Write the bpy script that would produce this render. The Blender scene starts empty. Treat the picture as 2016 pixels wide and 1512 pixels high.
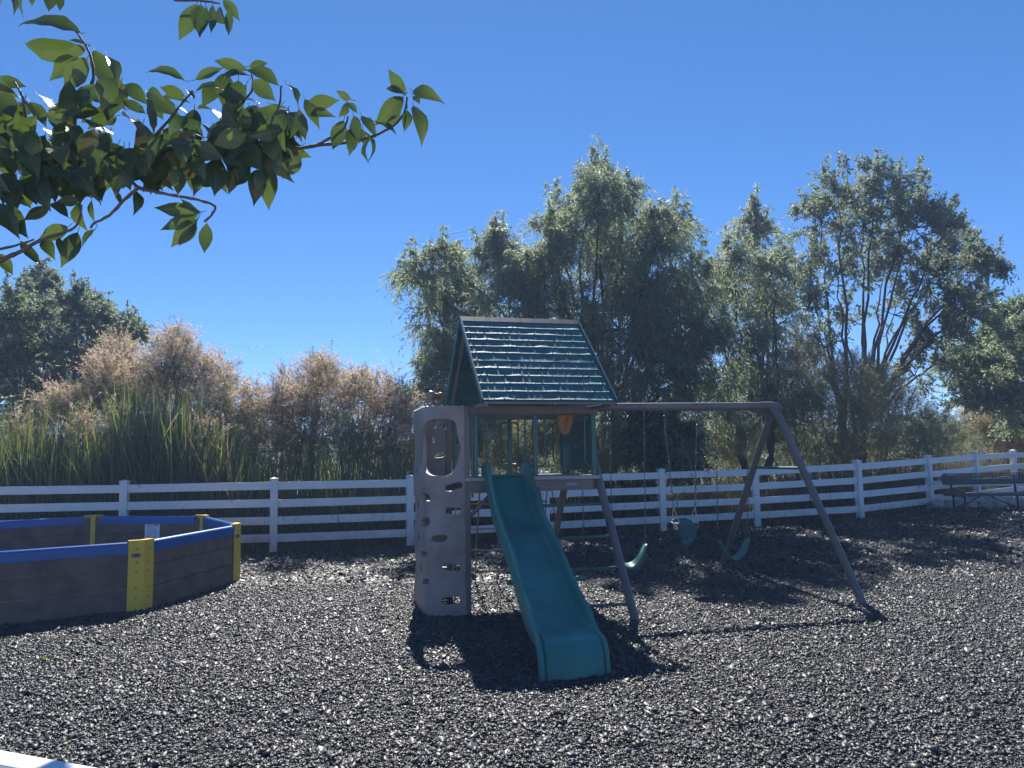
import bpy, bmesh, math, random
import numpy as np
from mathutils import Vector, Matrix, noise
from mathutils.geometry import delaunay_2d_cdt
R = math.radians
S = bpy.context.scene
COL = S.collection
RNG = np.random.default_rng(7)

# ------------------------------------------------------------------ camera
PITCH, ROLL, EYE = 0.0991, 0.0155, 1.65
fw = Vector((0, math.cos(PITCH), math.sin(PITCH)))
u0 = Vector((0, -math.sin(PITCH), math.cos(PITCH)))
r0 = Vector((1, 0, 0))
rt = math.cos(ROLL) * r0 - math.sin(ROLL) * u0
up = math.cos(ROLL) * u0 + math.sin(ROLL) * r0
cd = bpy.data.cameras.new("camera")
cam = bpy.data.objects.new("camera", cd)
COL.objects.link(cam)
cam.matrix_world = Matrix(((rt.x, up.x, -fw.x, 0), (rt.y, up.y, -fw.y, 0), (rt.z, up.z, -fw.z, EYE), (0, 0, 0, 1)))
cd.sensor_width = 36.0
cd.lens = 36.0 * 1514 / 2016
cd.clip_end = 20000
cd.clip_start = 0.05
S.camera = cam

# ------------------------------------------------------------------ world, sun, exposure
SUN_EL, SUN_AZ = 45.0, -5.5        # degrees; azimuth clockwise from +Y
w = bpy.data.worlds.new("World")
S.world = w
w.use_nodes = True
nt = w.node_tree
sky = nt.nodes.new("ShaderNodeTexSky")
sky.sky_type = 'NISHITA'
sky.sun_disc = False
sky.sun_elevation = R(SUN_EL)
sky.sun_rotation = R(SUN_AZ)
sky.altitude = 4000
sky.air_density = 0.8
sky.dust_density = 0.1
sky.ozone_density = 4.0
bg = nt.nodes["Background"]
bg.inputs[1].default_value = 0.126
hs = nt.nodes.new("ShaderNodeHueSaturation")
hs.inputs["Saturation"].default_value = 1.22
hs.inputs["Hue"].default_value = 0.507
gm = nt.nodes.new("ShaderNodeGamma")
gm.inputs[1].default_value = 0.82
nt.links.new(sky.outputs[0], hs.inputs["Color"])
nt.links.new(hs.outputs[0], gm.inputs[0])
nt.links.new(gm.outputs[0], bg.inputs[0])
sl = bpy.data.lights.new("sun", 'SUN')
sl.energy = 4.5
sl.angle = R(0.53)
sl.color = (1.0, 0.95, 0.87)
so = bpy.data.objects.new("sun", sl)
COL.objects.link(so)
sd = Vector((math.sin(R(SUN_AZ)) * math.cos(R(SUN_EL)), math.cos(R(SUN_AZ)) * math.cos(R(SUN_EL)), math.sin(R(SUN_EL))))
so.rotation_euler = sd.to_track_quat('Z', 'Y').to_euler()
so.location = (0, 0, 30)
S.view_settings.view_transform = 'Standard'
S.view_settings.look = 'None'
S.view_settings.gamma = 1
S.view_settings.exposure = 1.0
S.cycles.max_bounces = 7
S.cycles.diffuse_bounces = 4
S.cycles.transmission_bounces = 6
S.cycles.glossy_bounces = 3
S.cycles.use_denoising = True
S.cycles.sample_clamp_indirect = 6.0


def at(px, py, Y):
    """Point at world depth Y on the sight line of a photo pixel (2016x1512)."""
    d = fw + rt * ((px - 1008) / 1514) - up * ((py - 756) / 1514)
    return d * (Y / d.y) + Vector((0, 0, EYE))


# ------------------------------------------------------------------ helpers
def tag(o, label=None, cat=None, group=None, kind=None):
    if label: o["label"] = label
    if cat: o["category"] = cat
    if group: o["group"] = group
    if kind: o["kind"] = kind
    return o


def empty(name, loc=(0, 0, 0), rz=0.0):
    o = bpy.data.objects.new(name, None)
    o.empty_display_size = 0.2
    COL.objects.link(o)
    o.location = loc
    o.rotation_euler = (0, 0, rz)
    return o


def link(name, me, m, parent=None, smooth=False):
    o = bpy.data.objects.new(name, me)
    COL.objects.link(o)
    if m: me.materials.append(m)
    if parent: o.parent = parent
    if smooth:
        me.polygons.foreach_set("use_smooth", [True] * len(me.polygons))
    return o


def np_mesh(name, V, Q):
    """mesh from numpy vertices (n,3) and faces (m,k)"""
    me = bpy.data.meshes.new(name)
    k = Q.shape[1]
    me.vertices.add(len(V))
    me.vertices.foreach_set("co", np.ascontiguousarray(V, np.float32).ravel())
    me.loops.add(len(Q) * k)
    me.loops.foreach_set("vertex_index", np.ascontiguousarray(Q, np.int32).ravel())
    me.polygons.add(len(Q))
    me.polygons.foreach_set("loop_start", np.arange(len(Q), dtype=np.int32) * k)
    me.update(calc_edges=True)
    me.validate()
    return me


class MB:
    """collects shapes and links them as one mesh object"""
    def __init__(s):
        s.bm = bmesh.new()

    def box(s, lo, hi, bev=0.0, mat=None):
        c = [(a + b) / 2 for a, b in zip(lo, hi)]
        d = [abs(b - a) for a, b in zip(lo, hi)]
        r = bmesh.ops.create_cube(s.bm, size=1.0)
        vs = r["verts"]
        for v in vs:
            v.co = Vector((v.co.x * d[0], v.co.y * d[1], v.co.z * d[2]))
        if bev:
            es = list({e for v in vs for e in v.link_edges})
            rr = bmesh.ops.bevel(s.bm, geom=es, offset=bev, segments=2, affect='EDGES', profile=0.5)
            vs = list({v for f in rr["faces"] for v in f.verts} | {v for v in vs if v.is_valid})
            seen = set(vs); st = list(vs)
            while st:
                v = st.pop()
                for e in v.link_edges:
                    x = e.other_vert(v)
                    if x not in seen: seen.add(x); st.append(x)
            vs = list(seen)
        M = Matrix.Translation(c)
        if mat is not None: M = mat @ M
        for v in vs: v.co = M @ v.co
        return s

    def tube(s, pts, r, n=10, cap=True):
        pts = [Vector(p) for p in pts]
        rs = r if isinstance(r, (list, tuple)) else [r] * len(pts)
        rings = []
        prev = None
        for i, p in enumerate(pts):
            t = (pts[min(i + 1, len(pts) - 1)] - pts[max(i - 1, 0)]).normalized()
            if prev is None:
                a = t.orthogonal().normalized()
            else:
                a = (prev - t * prev.dot(t))
                a = a.normalized() if a.length > 1e-6 else t.orthogonal().normalized()
            prev = a
            b = t.cross(a)
            rings.append([s.bm.verts.new(p + (a * math.cos(2 * math.pi * k / n) + b * math.sin(2 * math.pi * k / n)) * rs[i]) for k in range(n)])
        for i in range(len(rings) - 1):
            for k in range(n):
                s.bm.faces.new((rings[i][k], rings[i][(k + 1) % n], rings[i + 1][(k + 1) % n], rings[i + 1][k]))
        if cap:
            s.bm.faces.new(rings[0][::-1]); s.bm.faces.new(rings[-1])
        return s

    def ball(s, c, r, sc=(1, 1, 1), sub=2):
        q = bmesh.ops.create_icosphere(s.bm, subdivisions=sub, radius=r)
        for v in q["verts"]:
            v.co = Vector(c) + Vector((v.co.x * sc[0], v.co.y * sc[1], v.co.z * sc[2]))
        return s

    def prism(s, poly, frame, h):
        """extrude a 2D polygon; frame = (origin, x axis, y axis, normal)"""
        o, x, y, n = [Vector(q) for q in frame]
        a = [s.bm.verts.new(o + x * p[0] + y * p[1]) for p in poly]
        b = [s.bm.verts.new(o + x * p[0] + y * p[1] + n * h) for p in poly]
        s.bm.faces.new(a[::-1]); s.bm.faces.new(b)
        for i in range(len(poly)):
            j = (i + 1) % len(poly)
            s.bm.faces.new((a[i], a[j], b[j], b[i]))
        return s

    def build(s, name, m, parent=None, smooth=None, bevel=0):
        bmesh.ops.recalc_face_normals(s.bm, faces=s.bm.faces[:])
        me = bpy.data.meshes.new(name)
        s.bm.to_mesh(me)
        s.bm.free()
        o = link(name, me, m, parent)
        if smooth is not None:
            me.polygons.foreach_set("use_smooth", [True] * len(me.polygons))
            me.set_sharp_from_angle(angle=R(smooth))
        if bevel:
            b = o.modifiers.new("bevel", 'BEVEL'); b.width = bevel; b.segments = 2; b.limit_method = 'ANGLE'
        return o


# ------------------------------------------------------------------ materials
def mat(name, col, rough=0.5, var=0.15, scale=6.0, bump=0.0, bscale=60.0, metal=0.0, spec=0.5, col2=None, sheen=0.0, island=0.0, transl=None):
    m = bpy.data.materials.new(name)
    m.use_nodes = True
    t = m.node_tree
    N, L = t.nodes, t.links
    p = N["Principled BSDF"]
    p.inputs["Roughness"].default_value = rough
    p.inputs["Metallic"].default_value = metal
    p.inputs["Specular IOR Level"].default_value = spec
    tc = N.new("ShaderNodeTexCoord")
    no = N.new("ShaderNodeTexNoise")
    no.inputs["Scale"].default_value = scale
    no.inputs["Detail"].default_value = 6
    L.new(tc.outputs["Object"], no.inputs["Vector"])
    rp = N.new("ShaderNodeValToRGB")
    c2 = col2 or tuple(min(1, c * (1 + var)) for c in col)
    c1 = col if col2 else tuple(c * (1 - var) for c in col)
    rp.color_ramp.elements[0].color = (*c1, 1)
    rp.color_ramp.elements[1].color = (*c2, 1)
    rp.color_ramp.elements[0].position = 0.33
    rp.color_ramp.elements[1].position = 0.67
    L.new(no.outputs["Fac"], rp.inputs[0])
    out = rp.outputs[0]
    if island:
        g = N.new("ShaderNodeNewGeometry")
        hv = N.new("ShaderNodeHueSaturation")
        mr = N.new("ShaderNodeMapRange")
        mr.inputs["To Min"].default_value = 1 - island
        mr.inputs["To Max"].default_value = 1 + island
        L.new(g.outputs["Random Per Island"], mr.inputs[0])
        L.new(mr.outputs[0], hv.inputs["Value"])
        L.new(out, hv.inputs["Color"])
        out = hv.outputs[0]
    L.new(out, p.inputs["Base Color"])
    if bump:
        n2 = N.new("ShaderNodeTexNoise")
        n2.inputs["Scale"].default_value = bscale
        n2.inputs["Detail"].default_value = 4
        L.new(tc.outputs["Object"], n2.inputs["Vector"])
        b = N.new("ShaderNodeBump")
        b.inputs["Strength"].default_value = bump
        b.inputs["Distance"].default_value = 0.01
        L.new(n2.outputs["Fac"], b.inputs["Height"])
        L.new(b.outputs[0], p.inputs["Normal"])
    if transl:
        fac, tcol = transl
        tr = N.new("ShaderNodeBsdfTranslucent")
        if tcol: tr.inputs[0].default_value = (*tcol, 1)
        else: L.new(out, tr.inputs[0])
        mx = N.new("ShaderNodeMixShader")
        mx.inputs[0].default_value = fac
        L.new(p.outputs[0], mx.inputs[1]); L.new(tr.outputs[0], mx.inputs[2])
        L.new(mx.outputs[0], N["Material Output"].inputs[0])
    return m


M = dict(
    vinyl=mat("white_vinyl", (0.74, 0.74, 0.72), 0.45, 0.06, 2.0, 0.05, 30, col2=(0.82, 0.82, 0.80)),
    brown=mat("brown_paint", (0.185, 0.145, 0.128), 0.38, 0.2, 3, 0.04, 200),
    wallp=mat("brown_plastic", (0.335, 0.275, 0.245), 0.42, 0.16, 4, 0.12, 180),
    teal=mat("teal_plastic", (0.022, 0.190, 0.165), 0.38, 0.22, 2.2, 0.10, 160),
    teal2=mat("bucket_plastic", (0.018, 0.105, 0.118), 0.4, 0.15, 6),
    green=mat("green_paint", (0.022, 0.125, 0.110), 0.28, 0.15, 5),
    roof=mat("roof_plastic", (0.020, 0.125, 0.140), 0.58, 0.18, 7, 0.12, 120, spec=0.25),
    ridge=mat("ridge_plastic", (0.040, 0.042, 0.052), 0.55, 0.25, 9, 0.1, 90),
    deck=mat("deck_plastic", (0.42, 0.38, 0.36), 0.4, 0.08, 5, 0.1, 100),
    panel=mat("panel_plastic", (0.035, 0.13, 0.115), 0.45, 0.1, 3, transl=(0.25, (0.05, 0.22, 0.19))),
    emboss=mat("embossed_plastic", (0.12, 0.27, 0.25), 0.5, 0.1, 20),
    amber=mat("amber_plastic", (0.58, 0.28, 0.08), 0.4, 0.2, 14, transl=(0.35, (0.6, 0.27, 0.06))),
    tan=mat("tan_plastic", (0.30, 0.18, 0.12), 0.4, 0.15, 9),
    zinc=mat("zinc", (0.16, 0.16, 0.17), 0.22, 0.2, 30, metal=0.9),
    rope=mat("rope", (0.26, 0.22, 0.17), 0.85, 0.2, 40, 0.4, 300),
    strap=mat("strap", (0.62, 0.58, 0.46), 0.7, 0.1, 40),
    silver=mat("silver_label", (0.55, 0.56, 0.58), 0.4, 0.05, 30),
    ink=mat("dark_ink", (0.03, 0.035, 0.05), 0.5, 0.1, 30),
    ink2=mat("pale_ink", (0.30, 0.34, 0.42), 0.6, 0.1, 30),
    plank=mat("composite_plank", (0.185, 0.110, 0.082), 0.6, 0.25, 5, 0.25, 120),
    bluep=mat("blue_pad", (0.008, 0.110, 0.36), 0.33, 0.12, 3, 0.05, 80),
    yellow=mat("yellow_paint", (0.95, 0.60, 0.050), 0.42, 0.07, 4, 0.06, 200),
    sign=mat("sign_white", (0.84, 0.86, 0.88), 0.45, 0.05, 6),
    plate=mat("grey_plate", (0.16, 0.17, 0.19), 0.4, 0.15, 60),
    bark=mat("bark", (0.060, 0.045, 0.036), 0.9, 0.35, 12, 0.6, 40),
    twig=mat("cherry_bark", (0.085, 0.060, 0.050), 0.55, 0.35, 40, 0.5, 150),
    stone=mat("pale_stone", (0.34, 0.33, 0.32), 0.85, 0.3, 7, 0.6, 25),
    bench=mat("bench_green", (0.006, 0.040, 0.038), 0.4, 0.1, 6),
    black=mat("black_paint", (0.012, 0.012, 0.014), 0.45, 0.1, 6),
    earth=mat("dry_earth", (0.11, 0.078, 0.050), 0.95, 0.35, 1.3, 0.6, 9),
    mulch=mat("mulch_bed", (0.010, 0.010, 0.011), 0.6, 0.5, 45, 0.9, 70),
    chip=mat("rubber_chip", (0.033, 0.035, 0.039), 0.50, 0.35, 3, 0.0, 60, spec=0.5, island=0.9),
    cherry=mat("cherry_leaf", (0.036, 0.058, 0.026), 0.34, 0.3, 30, 0.3, 60, island=0.4, transl=(0.23, (0.135, 0.22, 0.03))),
    willow=mat("willow_leaf", (0.155, 0.190, 0.130), 0.52, 0.3, 0.9, spec=0.3, island=0.5, transl=(0.48, (0.40, 0.48, 0.27))),
    pale=mat("pale_leaf", (0.175, 0.210, 0.145), 0.52, 0.3, 0.9, spec=0.3, island=0.5, transl=(0.50, (0.44, 0.51, 0.30))),
    olive=mat("olive_leaf", (0.140, 0.168, 0.122), 0.52, 0.3, 0.9, spec=0.3, island=0.5, transl=(0.44, (0.34, 0.41, 0.24))),
    darkleaf=mat("dark_leaf", (0.120, 0.150, 0.108), 0.52, 0.3, 0.9, spec=0.3, island=0.5, transl=(0.44, (0.31, 0.39, 0.22))),
    bright=mat("bright_leaf", (0.060, 0.11, 0.022), 0.42, 0.25, 2, island=0.35, transl=(0.35, (0.24, 0.36, 0.05))),
    glossy=mat("glossy_leaf", (0.045, 0.075, 0.025), 0.30, 0.25, 2, island=0.35, transl=(0.30, (0.22, 0.30, 0.05))),
    reed=mat("reed_leaf", (0.070, 0.105, 0.036), 0.42, 0.35, 1, island=0.55, transl=(0.38, (0.27, 0.37, 0.08))),
    straw=mat("dry_grass", (0.17, 0.125, 0.065), 0.8, 0.3, 1, island=0.4, transl=(0.3, (0.30, 0.22, 0.11))),
    weedy=mat("shade_grass", (0.060, 0.062, 0.030), 0.8, 0.3, 1, island=0.4, transl=(0.25, (0.14, 0.15, 0.05))),
    feather=mat("tamarisk_green", (0.13, 0.13, 0.072), 0.8, 0.25, 1, island=0.35, transl=(0.45, (0.30, 0.29, 0.14))),
    featherd=mat("tamarisk_dark", (0.17, 0.175, 0.105), 0.8, 0.3, 1.5, island=0.5, transl=(0.48, (0.42, 0.42, 0.22))),
    plume=mat("tamarisk_plume", (0.53, 0.42, 0.31), 0.85, 0.25, 1.2, island=0.4, transl=(0.52, (0.70, 0.55, 0.40))),
    plumeg=mat("golden_plume", (0.42, 0.29, 0.13), 0.85, 0.2, 1, island=0.3, transl=(0.5, (0.58, 0.41, 0.17))),
    bounce_paving=mat("bounce_concrete", (0.46, 0.43, 0.38), 0.85, 0.08, 0.8, 0.2, 40),
    trail=mat("ice_trail", (0.9, 0.9, 0.9), 0.9, 0.02, 1),
)

# a share of the rubber chips is faded grey or brown, and road-dust stains the foot of the fence
t_ = M["chip"].node_tree
p_ = t_.nodes["Principled BSDF"]
src_ = p_.inputs["Base Color"].links[0].from_socket
g_ = t_.nodes.new("ShaderNodeNewGeometry")
wn_ = t_.nodes.new("ShaderNodeTexWhiteNoise"); wn_.noise_dimensions = '1D'
t_.links.new(g_.outputs["Random Per Island"], wn_.inputs["W"])
cr_ = t_.nodes.new("ShaderNodeValToRGB")
cr_.color_ramp.interpolation = 'CONSTANT'
cr_.color_ramp.elements[0].color = (0, 0, 0, 1)
cr_.color_ramp.elements[1].position = 0.90; cr_.color_ramp.elements[1].color = (1, 1, 1, 1)
t_.links.new(wn_.outputs["Value"], cr_.inputs[0])
mx_ = t_.nodes.new("ShaderNodeMix"); mx_.data_type = 'RGBA'
t_.links.new(cr_.outputs[0], mx_.inputs[0]); t_.links.new(src_, mx_.inputs[6])
mx_.inputs[7].default_value = (0.085, 0.078, 0.072, 1)
t_.links.new(mx_.outputs[2], p_.inputs["Base Color"])
def fleck(m_, frac, col):
    t_ = m_.node_tree
    p_ = t_.nodes["Principled BSDF"]
    src_ = p_.inputs["Base Color"].links[0].from_socket
    g_ = t_.nodes.new("ShaderNodeNewGeometry")
    wn_ = t_.nodes.new("ShaderNodeTexWhiteNoise"); wn_.noise_dimensions = '1D'
    t_.links.new(g_.outputs["Random Per Island"], wn_.inputs["W"])
    c_ = t_.nodes.new("ShaderNodeMath"); c_.operation = 'GREATER_THAN'; c_.inputs[1].default_value = 1 - frac
    t_.links.new(wn_.outputs["Value"], c_.inputs[0])
    mx_ = t_.nodes.new("ShaderNodeMix"); mx_.data_type = 'RGBA'
    t_.links.new(c_.outputs[0], mx_.inputs[0]); t_.links.new(src_, mx_.inputs[6])
    mx_.inputs[7].default_value = (*col, 1)
    t_.links.new(mx_.outputs[2], p_.inputs["Base Color"])
    for n_ in t_.nodes:
        if n_.type == 'BSDF_TRANSLUCENT':
            m2_ = t_.nodes.new("ShaderNodeMix"); m2_.data_type = 'RGBA'
            t_.links.new(c_.outputs[0], m2_.inputs[0])
            m2_.inputs[6].default_value = n_.inputs[0].default_value
            m2_.inputs[7].default_value = (*[min(1, v * 1.6) for v in col], 1)
            t_.links.new(m2_.outputs[2], n_.inputs[0])


fleck(M["reed"], 0.22, (0.24, 0.18, 0.09))
fleck(M["weedy"], 0.25, (0.20, 0.13, 0.08))
fleck(M["cherry"], 0.02, (0.09, 0.085, 0.03))
# side veins and midrib of the cherry leaves
t_ = M["cherry"].node_tree
an_ = t_.nodes.new("ShaderNodeAttribute"); an_.attribute_name = "vein"
sx_ = t_.nodes.new("ShaderNodeSeparateXYZ"); t_.links.new(an_.outputs["Vector"], sx_.inputs[0])
def mth(op, a, b=None, clamp=False):
    n_ = t_.nodes.new("ShaderNodeMath"); n_.operation = op; n_.use_clamp = clamp
    for i_, v_ in enumerate((a, b)):
        if v_ is None: continue
        if isinstance(v_, (int, float)): n_.inputs[i_].default_value = v_
        else: t_.links.new(v_, n_.inputs[i_])
    return n_.outputs[0]
ph_ = mth('MULTIPLY', mth('SUBTRACT', sx_.outputs[1], mth('MULTIPLY', sx_.outputs[0], 0.16)), 56.0)
vn_ = mth('MULTIPLY', mth('SUBTRACT', mth('COSINE', ph_), 0.72), 3.0, True)
mid_ = mth('MULTIPLY', mth('SUBTRACT', 0.09, sx_.outputs[0]), 30.0, True)
ve_ = mth('MAXIMUM', vn_, mid_)
p_ = t_.nodes["Principled BSDF"]
src_ = p_.inputs["Base Color"].links[0].from_socket
mx_ = t_.nodes.new("ShaderNodeMix"); mx_.data_type = 'RGBA'
t_.links.new(mth('MULTIPLY', ve_, 0.6), mx_.inputs[0]); t_.links.new(src_, mx_.inputs[6]); mx_.inputs[7].default_value = (0.095, 0.125, 0.055, 1)
t_.links.new(mx_.outputs[2], p_.inputs["Base Color"])
for n_ in list(t_.nodes):
    if n_.type == 'BSDF_TRANSLUCENT':
        m2_ = t_.nodes.new("ShaderNodeMix"); m2_.data_type = 'RGBA'
        t_.links.new(mth('MULTIPLY', ve_, 0.55), m2_.inputs[0])
        if n_.inputs[0].links: t_.links.new(n_.inputs[0].links[0].from_socket, m2_.inputs[6])
        m2_.inputs[7].default_value = (0.08, 0.12, 0.02, 1)
        t_.links.new(m2_.outputs[2], n_.inputs[0])
t_ = M["vinyl"].node_tree
p_ = t_.nodes["Principled BSDF"]
src_ = p_.inputs["Base Color"].links[0].from_socket
g_ = t_.nodes.new("ShaderNodeNewGeometry")
sx_ = t_.nodes.new("ShaderNodeSeparateXYZ"); t_.links.new(g_.outputs["Position"], sx_.inputs[0])
nz_ = t_.nodes.new("ShaderNodeTexNoise"); nz_.inputs["Scale"].default_value = 7; nz_.inputs["Detail"].default_value = 6
t_.links.new(g_.outputs["Position"], nz_.inputs["Vector"])
mr_ = t_.nodes.new("ShaderNodeMapRange"); mr_.inputs["From Min"].default_value = 0.75; mr_.inputs["From Max"].default_value = 0.15
mr_.inputs["To Min"].default_value = 0.0; mr_.inputs["To Max"].default_value = 1.1
t_.links.new(sx_.outputs[2], mr_.inputs[0])
mu_ = t_.nodes.new("ShaderNodeMath"); mu_.operation = 'MULTIPLY'; mu_.use_clamp = True
t_.links.new(mr_.outputs[0], mu_.inputs[0]); t_.links.new(nz_.outputs["Fac"], mu_.inputs[1])
mx_ = t_.nodes.new("ShaderNodeMix"); mx_.data_type = 'RGBA'
t_.links.new(mu_.outputs[0], mx_.inputs[0]); t_.links.new(src_, mx_.inputs[6])
mx_.inputs[7].default_value = (0.30, 0.26, 0.21, 1)
t_.links.new(mx_.outputs[2], p_.inputs["Base Color"])

# ------------------------------------------------------------------ ground
def sm(x):
    x = min(1, max(0, x)); return x * x * (3 - 2 * x)


def gz(x, y):
    z = 0.12 * sm((y - 9) / 5) + 0.30 * sm((x - 4.0) / 6.5) * sm((y - 11.5) / 6)
    k = 1 - sm((y - 30) / 30)
    for hx, hy, hd_, hs_ in ((1.62, 9.66, .055, .38), (2.22, 9.82, .045, .36), (2.86, 9.98, .055, .38), (0.44, 5.66, .04, .36)):
        z -= hd_ * math.exp(-((x - hx) ** 2 + (y - hy) ** 2) / (hs_ * hs_))
    z += 0.03 * noise.noise((x * 0.55, y * 0.55, 0.3)) + 0.012 * noise.noise((x * 2.1, y * 2.1, 4.0))
    return z * k


def grid_sheet(name, xs, ys, zf, m):
    V = np.array([(x, y, zf(x, y)) for y in ys for x in xs])
    nx = len(xs)
    i = np.arange(len(ys) - 1)[:, None] * nx + np.arange(nx - 1)[None]
    i = i.ravel()
    return link(name, np_mesh(name, V, np.stack([i, i + 1, i + nx + 1, i + nx], 1)), m, smooth=True)


xs = np.concatenate([[-400, -120, -50], np.arange(-26, 30, 1.0), [50, 120, 400]])
ys = np.concatenate([[-400, -150, -60, -20], np.arange(-6, 34, 1.0), [50, 120, 400]])
g = grid_sheet("ground", xs, ys, lambda x, y: gz(x, y) - 0.05 - (0.10 if y < 12 else 0.0), M["earth"])
tag(g, kind="structure")

FENCE = [(-11.6, 13.15), (-9.2, 13.35), (-6.8, 13.55), (-4.25, 13.76), (-1.93, 14.4), (0.62, 15.3), (3.11, 16.3), (5.22, 16.75), (7.56, 17.0), (9.70, 18.1), (11.64, 19.5), (13.58, 21.0), (15.5, 22.5)]


def fence_y(x):
    for (x0, y0), (x1, y1) in zip(FENCE, FENCE[1:]):
        if x0 <= x <= x1: return y0 + (y1 - y0) * (x - x0) / (x1 - x0)
    return FENCE[0][1] if x < FENCE[0][0] else FENCE[-1][1]


# pale paving behind the camera, added unseen to bounce sunlight into the shade
pv = grid_sheet("bounce_paving", np.arange(-30, 31, 3.0), np.array([-40, -28, -18, -10, -5, -2, 0.0, 1.1]), lambda x, y: gz(0, 0) + 0.09, M["bounce_paving"])
tag(pv, kind="structure")

# mulch bed: a sheet that ends under the fence line
mx = np.arange(-13, 17.01, 0.2)
rows = np.linspace(0, 1, 110)
V = []
for t in rows:
    for x in mx:
        y1 = fence_y(x) + 0.10 + 0.22 * noise.noise((x * 0.8, 3.3, 0))
        y = -3 + (y1 + 3) * t
        V.append((x, y, gz(x, y) - (0.10 * sm((t - 0.985) / 0.015))))
nx = len(mx)
i = (np.arange(len(rows) - 1)[:, None] * nx + np.arange(nx - 1)[None]).ravel()
mb_ = link("mulch_bed", np_mesh("mulch_bed", np.array(V), np.stack([i, i + 1, i + nx + 1, i + nx], 1)), M["mulch"], smooth=True)
tag(mb_, kind="structure")

# loose rubber chips
def noise2(x, y, s, seed):
    r = np.random.default_rng(seed)
    g = r.random((128, 128))
    fx, fy = (x * s) % 127, (y * s) % 127
    ix, iy = fx.astype(int), fy.astype(int)
    a, b = fx - ix, fy - iy
    a = a * a * (3 - 2 * a); b = b * b * (3 - 2 * b)
    return (g[iy, ix] * (1 - a) + g[iy, ix + 1] * a) * (1 - b) + (g[iy + 1, ix] * (1 - a) + g[iy + 1, ix + 1] * a) * b


gx = np.arange(-14, 18.01, 0.25); gy = np.arange(-4, 24.01, 0.25)
GH = np.array([[gz(x, y) for x in gx] for y in gy])


def gz_np(x, y):
    fx = (x + 14) / 0.25; fy = (y + 4) / 0.25
    ix = np.clip(fx.astype(int), 0, len(gx) - 2); iy = np.clip(fy.astype(int), 0, len(gy) - 2)
    a, b = fx - ix, fy - iy
    return (GH[iy, ix] * (1 - a) + GH[iy, ix + 1] * a) * (1 - b) + (GH[iy + 1, ix] * (1 - a) + GH[iy + 1, ix + 1] * a) * b


def chips(y0, y1, dens, size, thick):
    n = int(dens * (y1 - y0) * (y0 + y1) * 0.72)
    # x spread grows with depth
    y = np.sqrt(RNG.random(n) * (y1 ** 2 - y0 ** 2) + y0 ** 2)
    x = (RNG.random(n) * 2 - 1) * (0.70 * y + 0.25)
    fy = np.array(np.interp(x, [p[0] for p in FENCE], [p[1] for p in FENCE]))
    k = (y < fy + 0.03)
    x, y = x[k], y[k]; n = len(x)
    z = gz_np(x, y) + 0.004 + RNG.random(n) ** 2 * 0.020
    # patchy coverage
    k = RNG.random(n) < 0.72 + 0.4 * noise2(x + 50, y + 50, 0.9, 5)
    x, y, z = x[k], y[k], z[k]; n = len(x)
    l = size * np.exp(RNG.normal(0, 0.48, n)); wd = l * (0.35 + 0.5 * RNG.random(n))
    yaw = RNG.random(n) * 6.283
    tl_ = 0.36 if thick else 0.42
    tx, ty = RNG.normal(0, tl_, n), RNG.normal(0, tl_, n)
    nrm = np.stack([tx, ty, np.ones(n)], 1); nrm /= np.linalg.norm(nrm, axis=1)[:, None]
    a = np.stack([np.cos(yaw), np.sin(yaw), np.zeros(n)], 1)
    a -= nrm * (a * nrm).sum(1)[:, None]; a /= np.linalg.norm(a, axis=1)[:, None]
    b = np.cross(nrm, a)
    c = np.stack([x, y, z], 1)
    cor = []
    for sx, sy in ((-1, -1), (1, -1), (1, 1), (-1, 1)):
        jx = 0.6 + 0.5 * RNG.random(n); jy = 0.5 + 0.6 * RNG.random(n)
        cor.append(c + a * (sx * jx * l / 2)[:, None] + b * (sy * jy * wd / 2)[:, None] + nrm * (RNG.normal(0, 0.12, n) * l)[:, None])
    top = np.stack(cor, 1)
    idx = np.arange(n)[:, None]
    if not thick:
        return top.reshape(-1, 3), idx * 4 + np.array([[0, 1, 2, 3]])
    bot = top - (nrm * (0.35 * wd)[:, None])[:, None, :]
    V = np.concatenate([top, bot], 1).reshape(-1, 3)
    Q = np.concatenate([idx * 8 + np.array([q]) for q in ((0, 1, 2, 3), (1, 0, 4, 5), (2, 1, 5, 6), (3, 2, 6, 7), (0, 3, 7, 4))], 0)
    return V, Q


parts = [chips(3.4, 7.0, 5200, 0.0190, True), chips(7.0, 10.5, 3000, 0.021, True), chips(10.5, 17.5, 1700, 0.025, False)]
off = 0; VV = []; QQ = []
for v, q in parts:
    VV.append(v); QQ.append(q + off); off += len(v)
ch = link("rubber_mulch", np_mesh("rubber_mulch", np.concatenate(VV), np.concatenate(QQ)), M["chip"])
tag(ch, "loose black rubber chips covering the whole playground floor", "mulch", kind="stuff")

# ------------------------------------------------------------------ fence
def fence_post(parent, x, y, zt, zb, ang):
    m = MB()
    Mx = Matrix.Translation((x, y, 0)) @ Matrix.Rotation(ang, 4, 'Z')
    m.box((-0.064, -0.064, zb), (0.064, 0.064, zt - 0.035), 0.004, Mx)
    p = m.build("post", M["vinyl"], parent)
    c = MB()
    c.box((-0.074, -0.074, zt - 0.035), (0.074, 0.074, zt - 0.012), 0.003, Mx)
    vs = [c.bm.verts.new(Mx @ Vector(q)) for q in ((-0.07, -0.07, zt - 0.012), (0.07, -0.07, zt - 0.012), (0.07, 0.07, zt - 0.012), (-0.07, 0.07, zt - 0.012))]
    tp = c.bm.verts.new(Mx @ Vector((0, 0, zt + 0.012)))
    for k in range(4): c.bm.faces.new((vs[k], vs[(k + 1) % 4], tp))
    c.build("post_cap", M["vinyl"], p)


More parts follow.
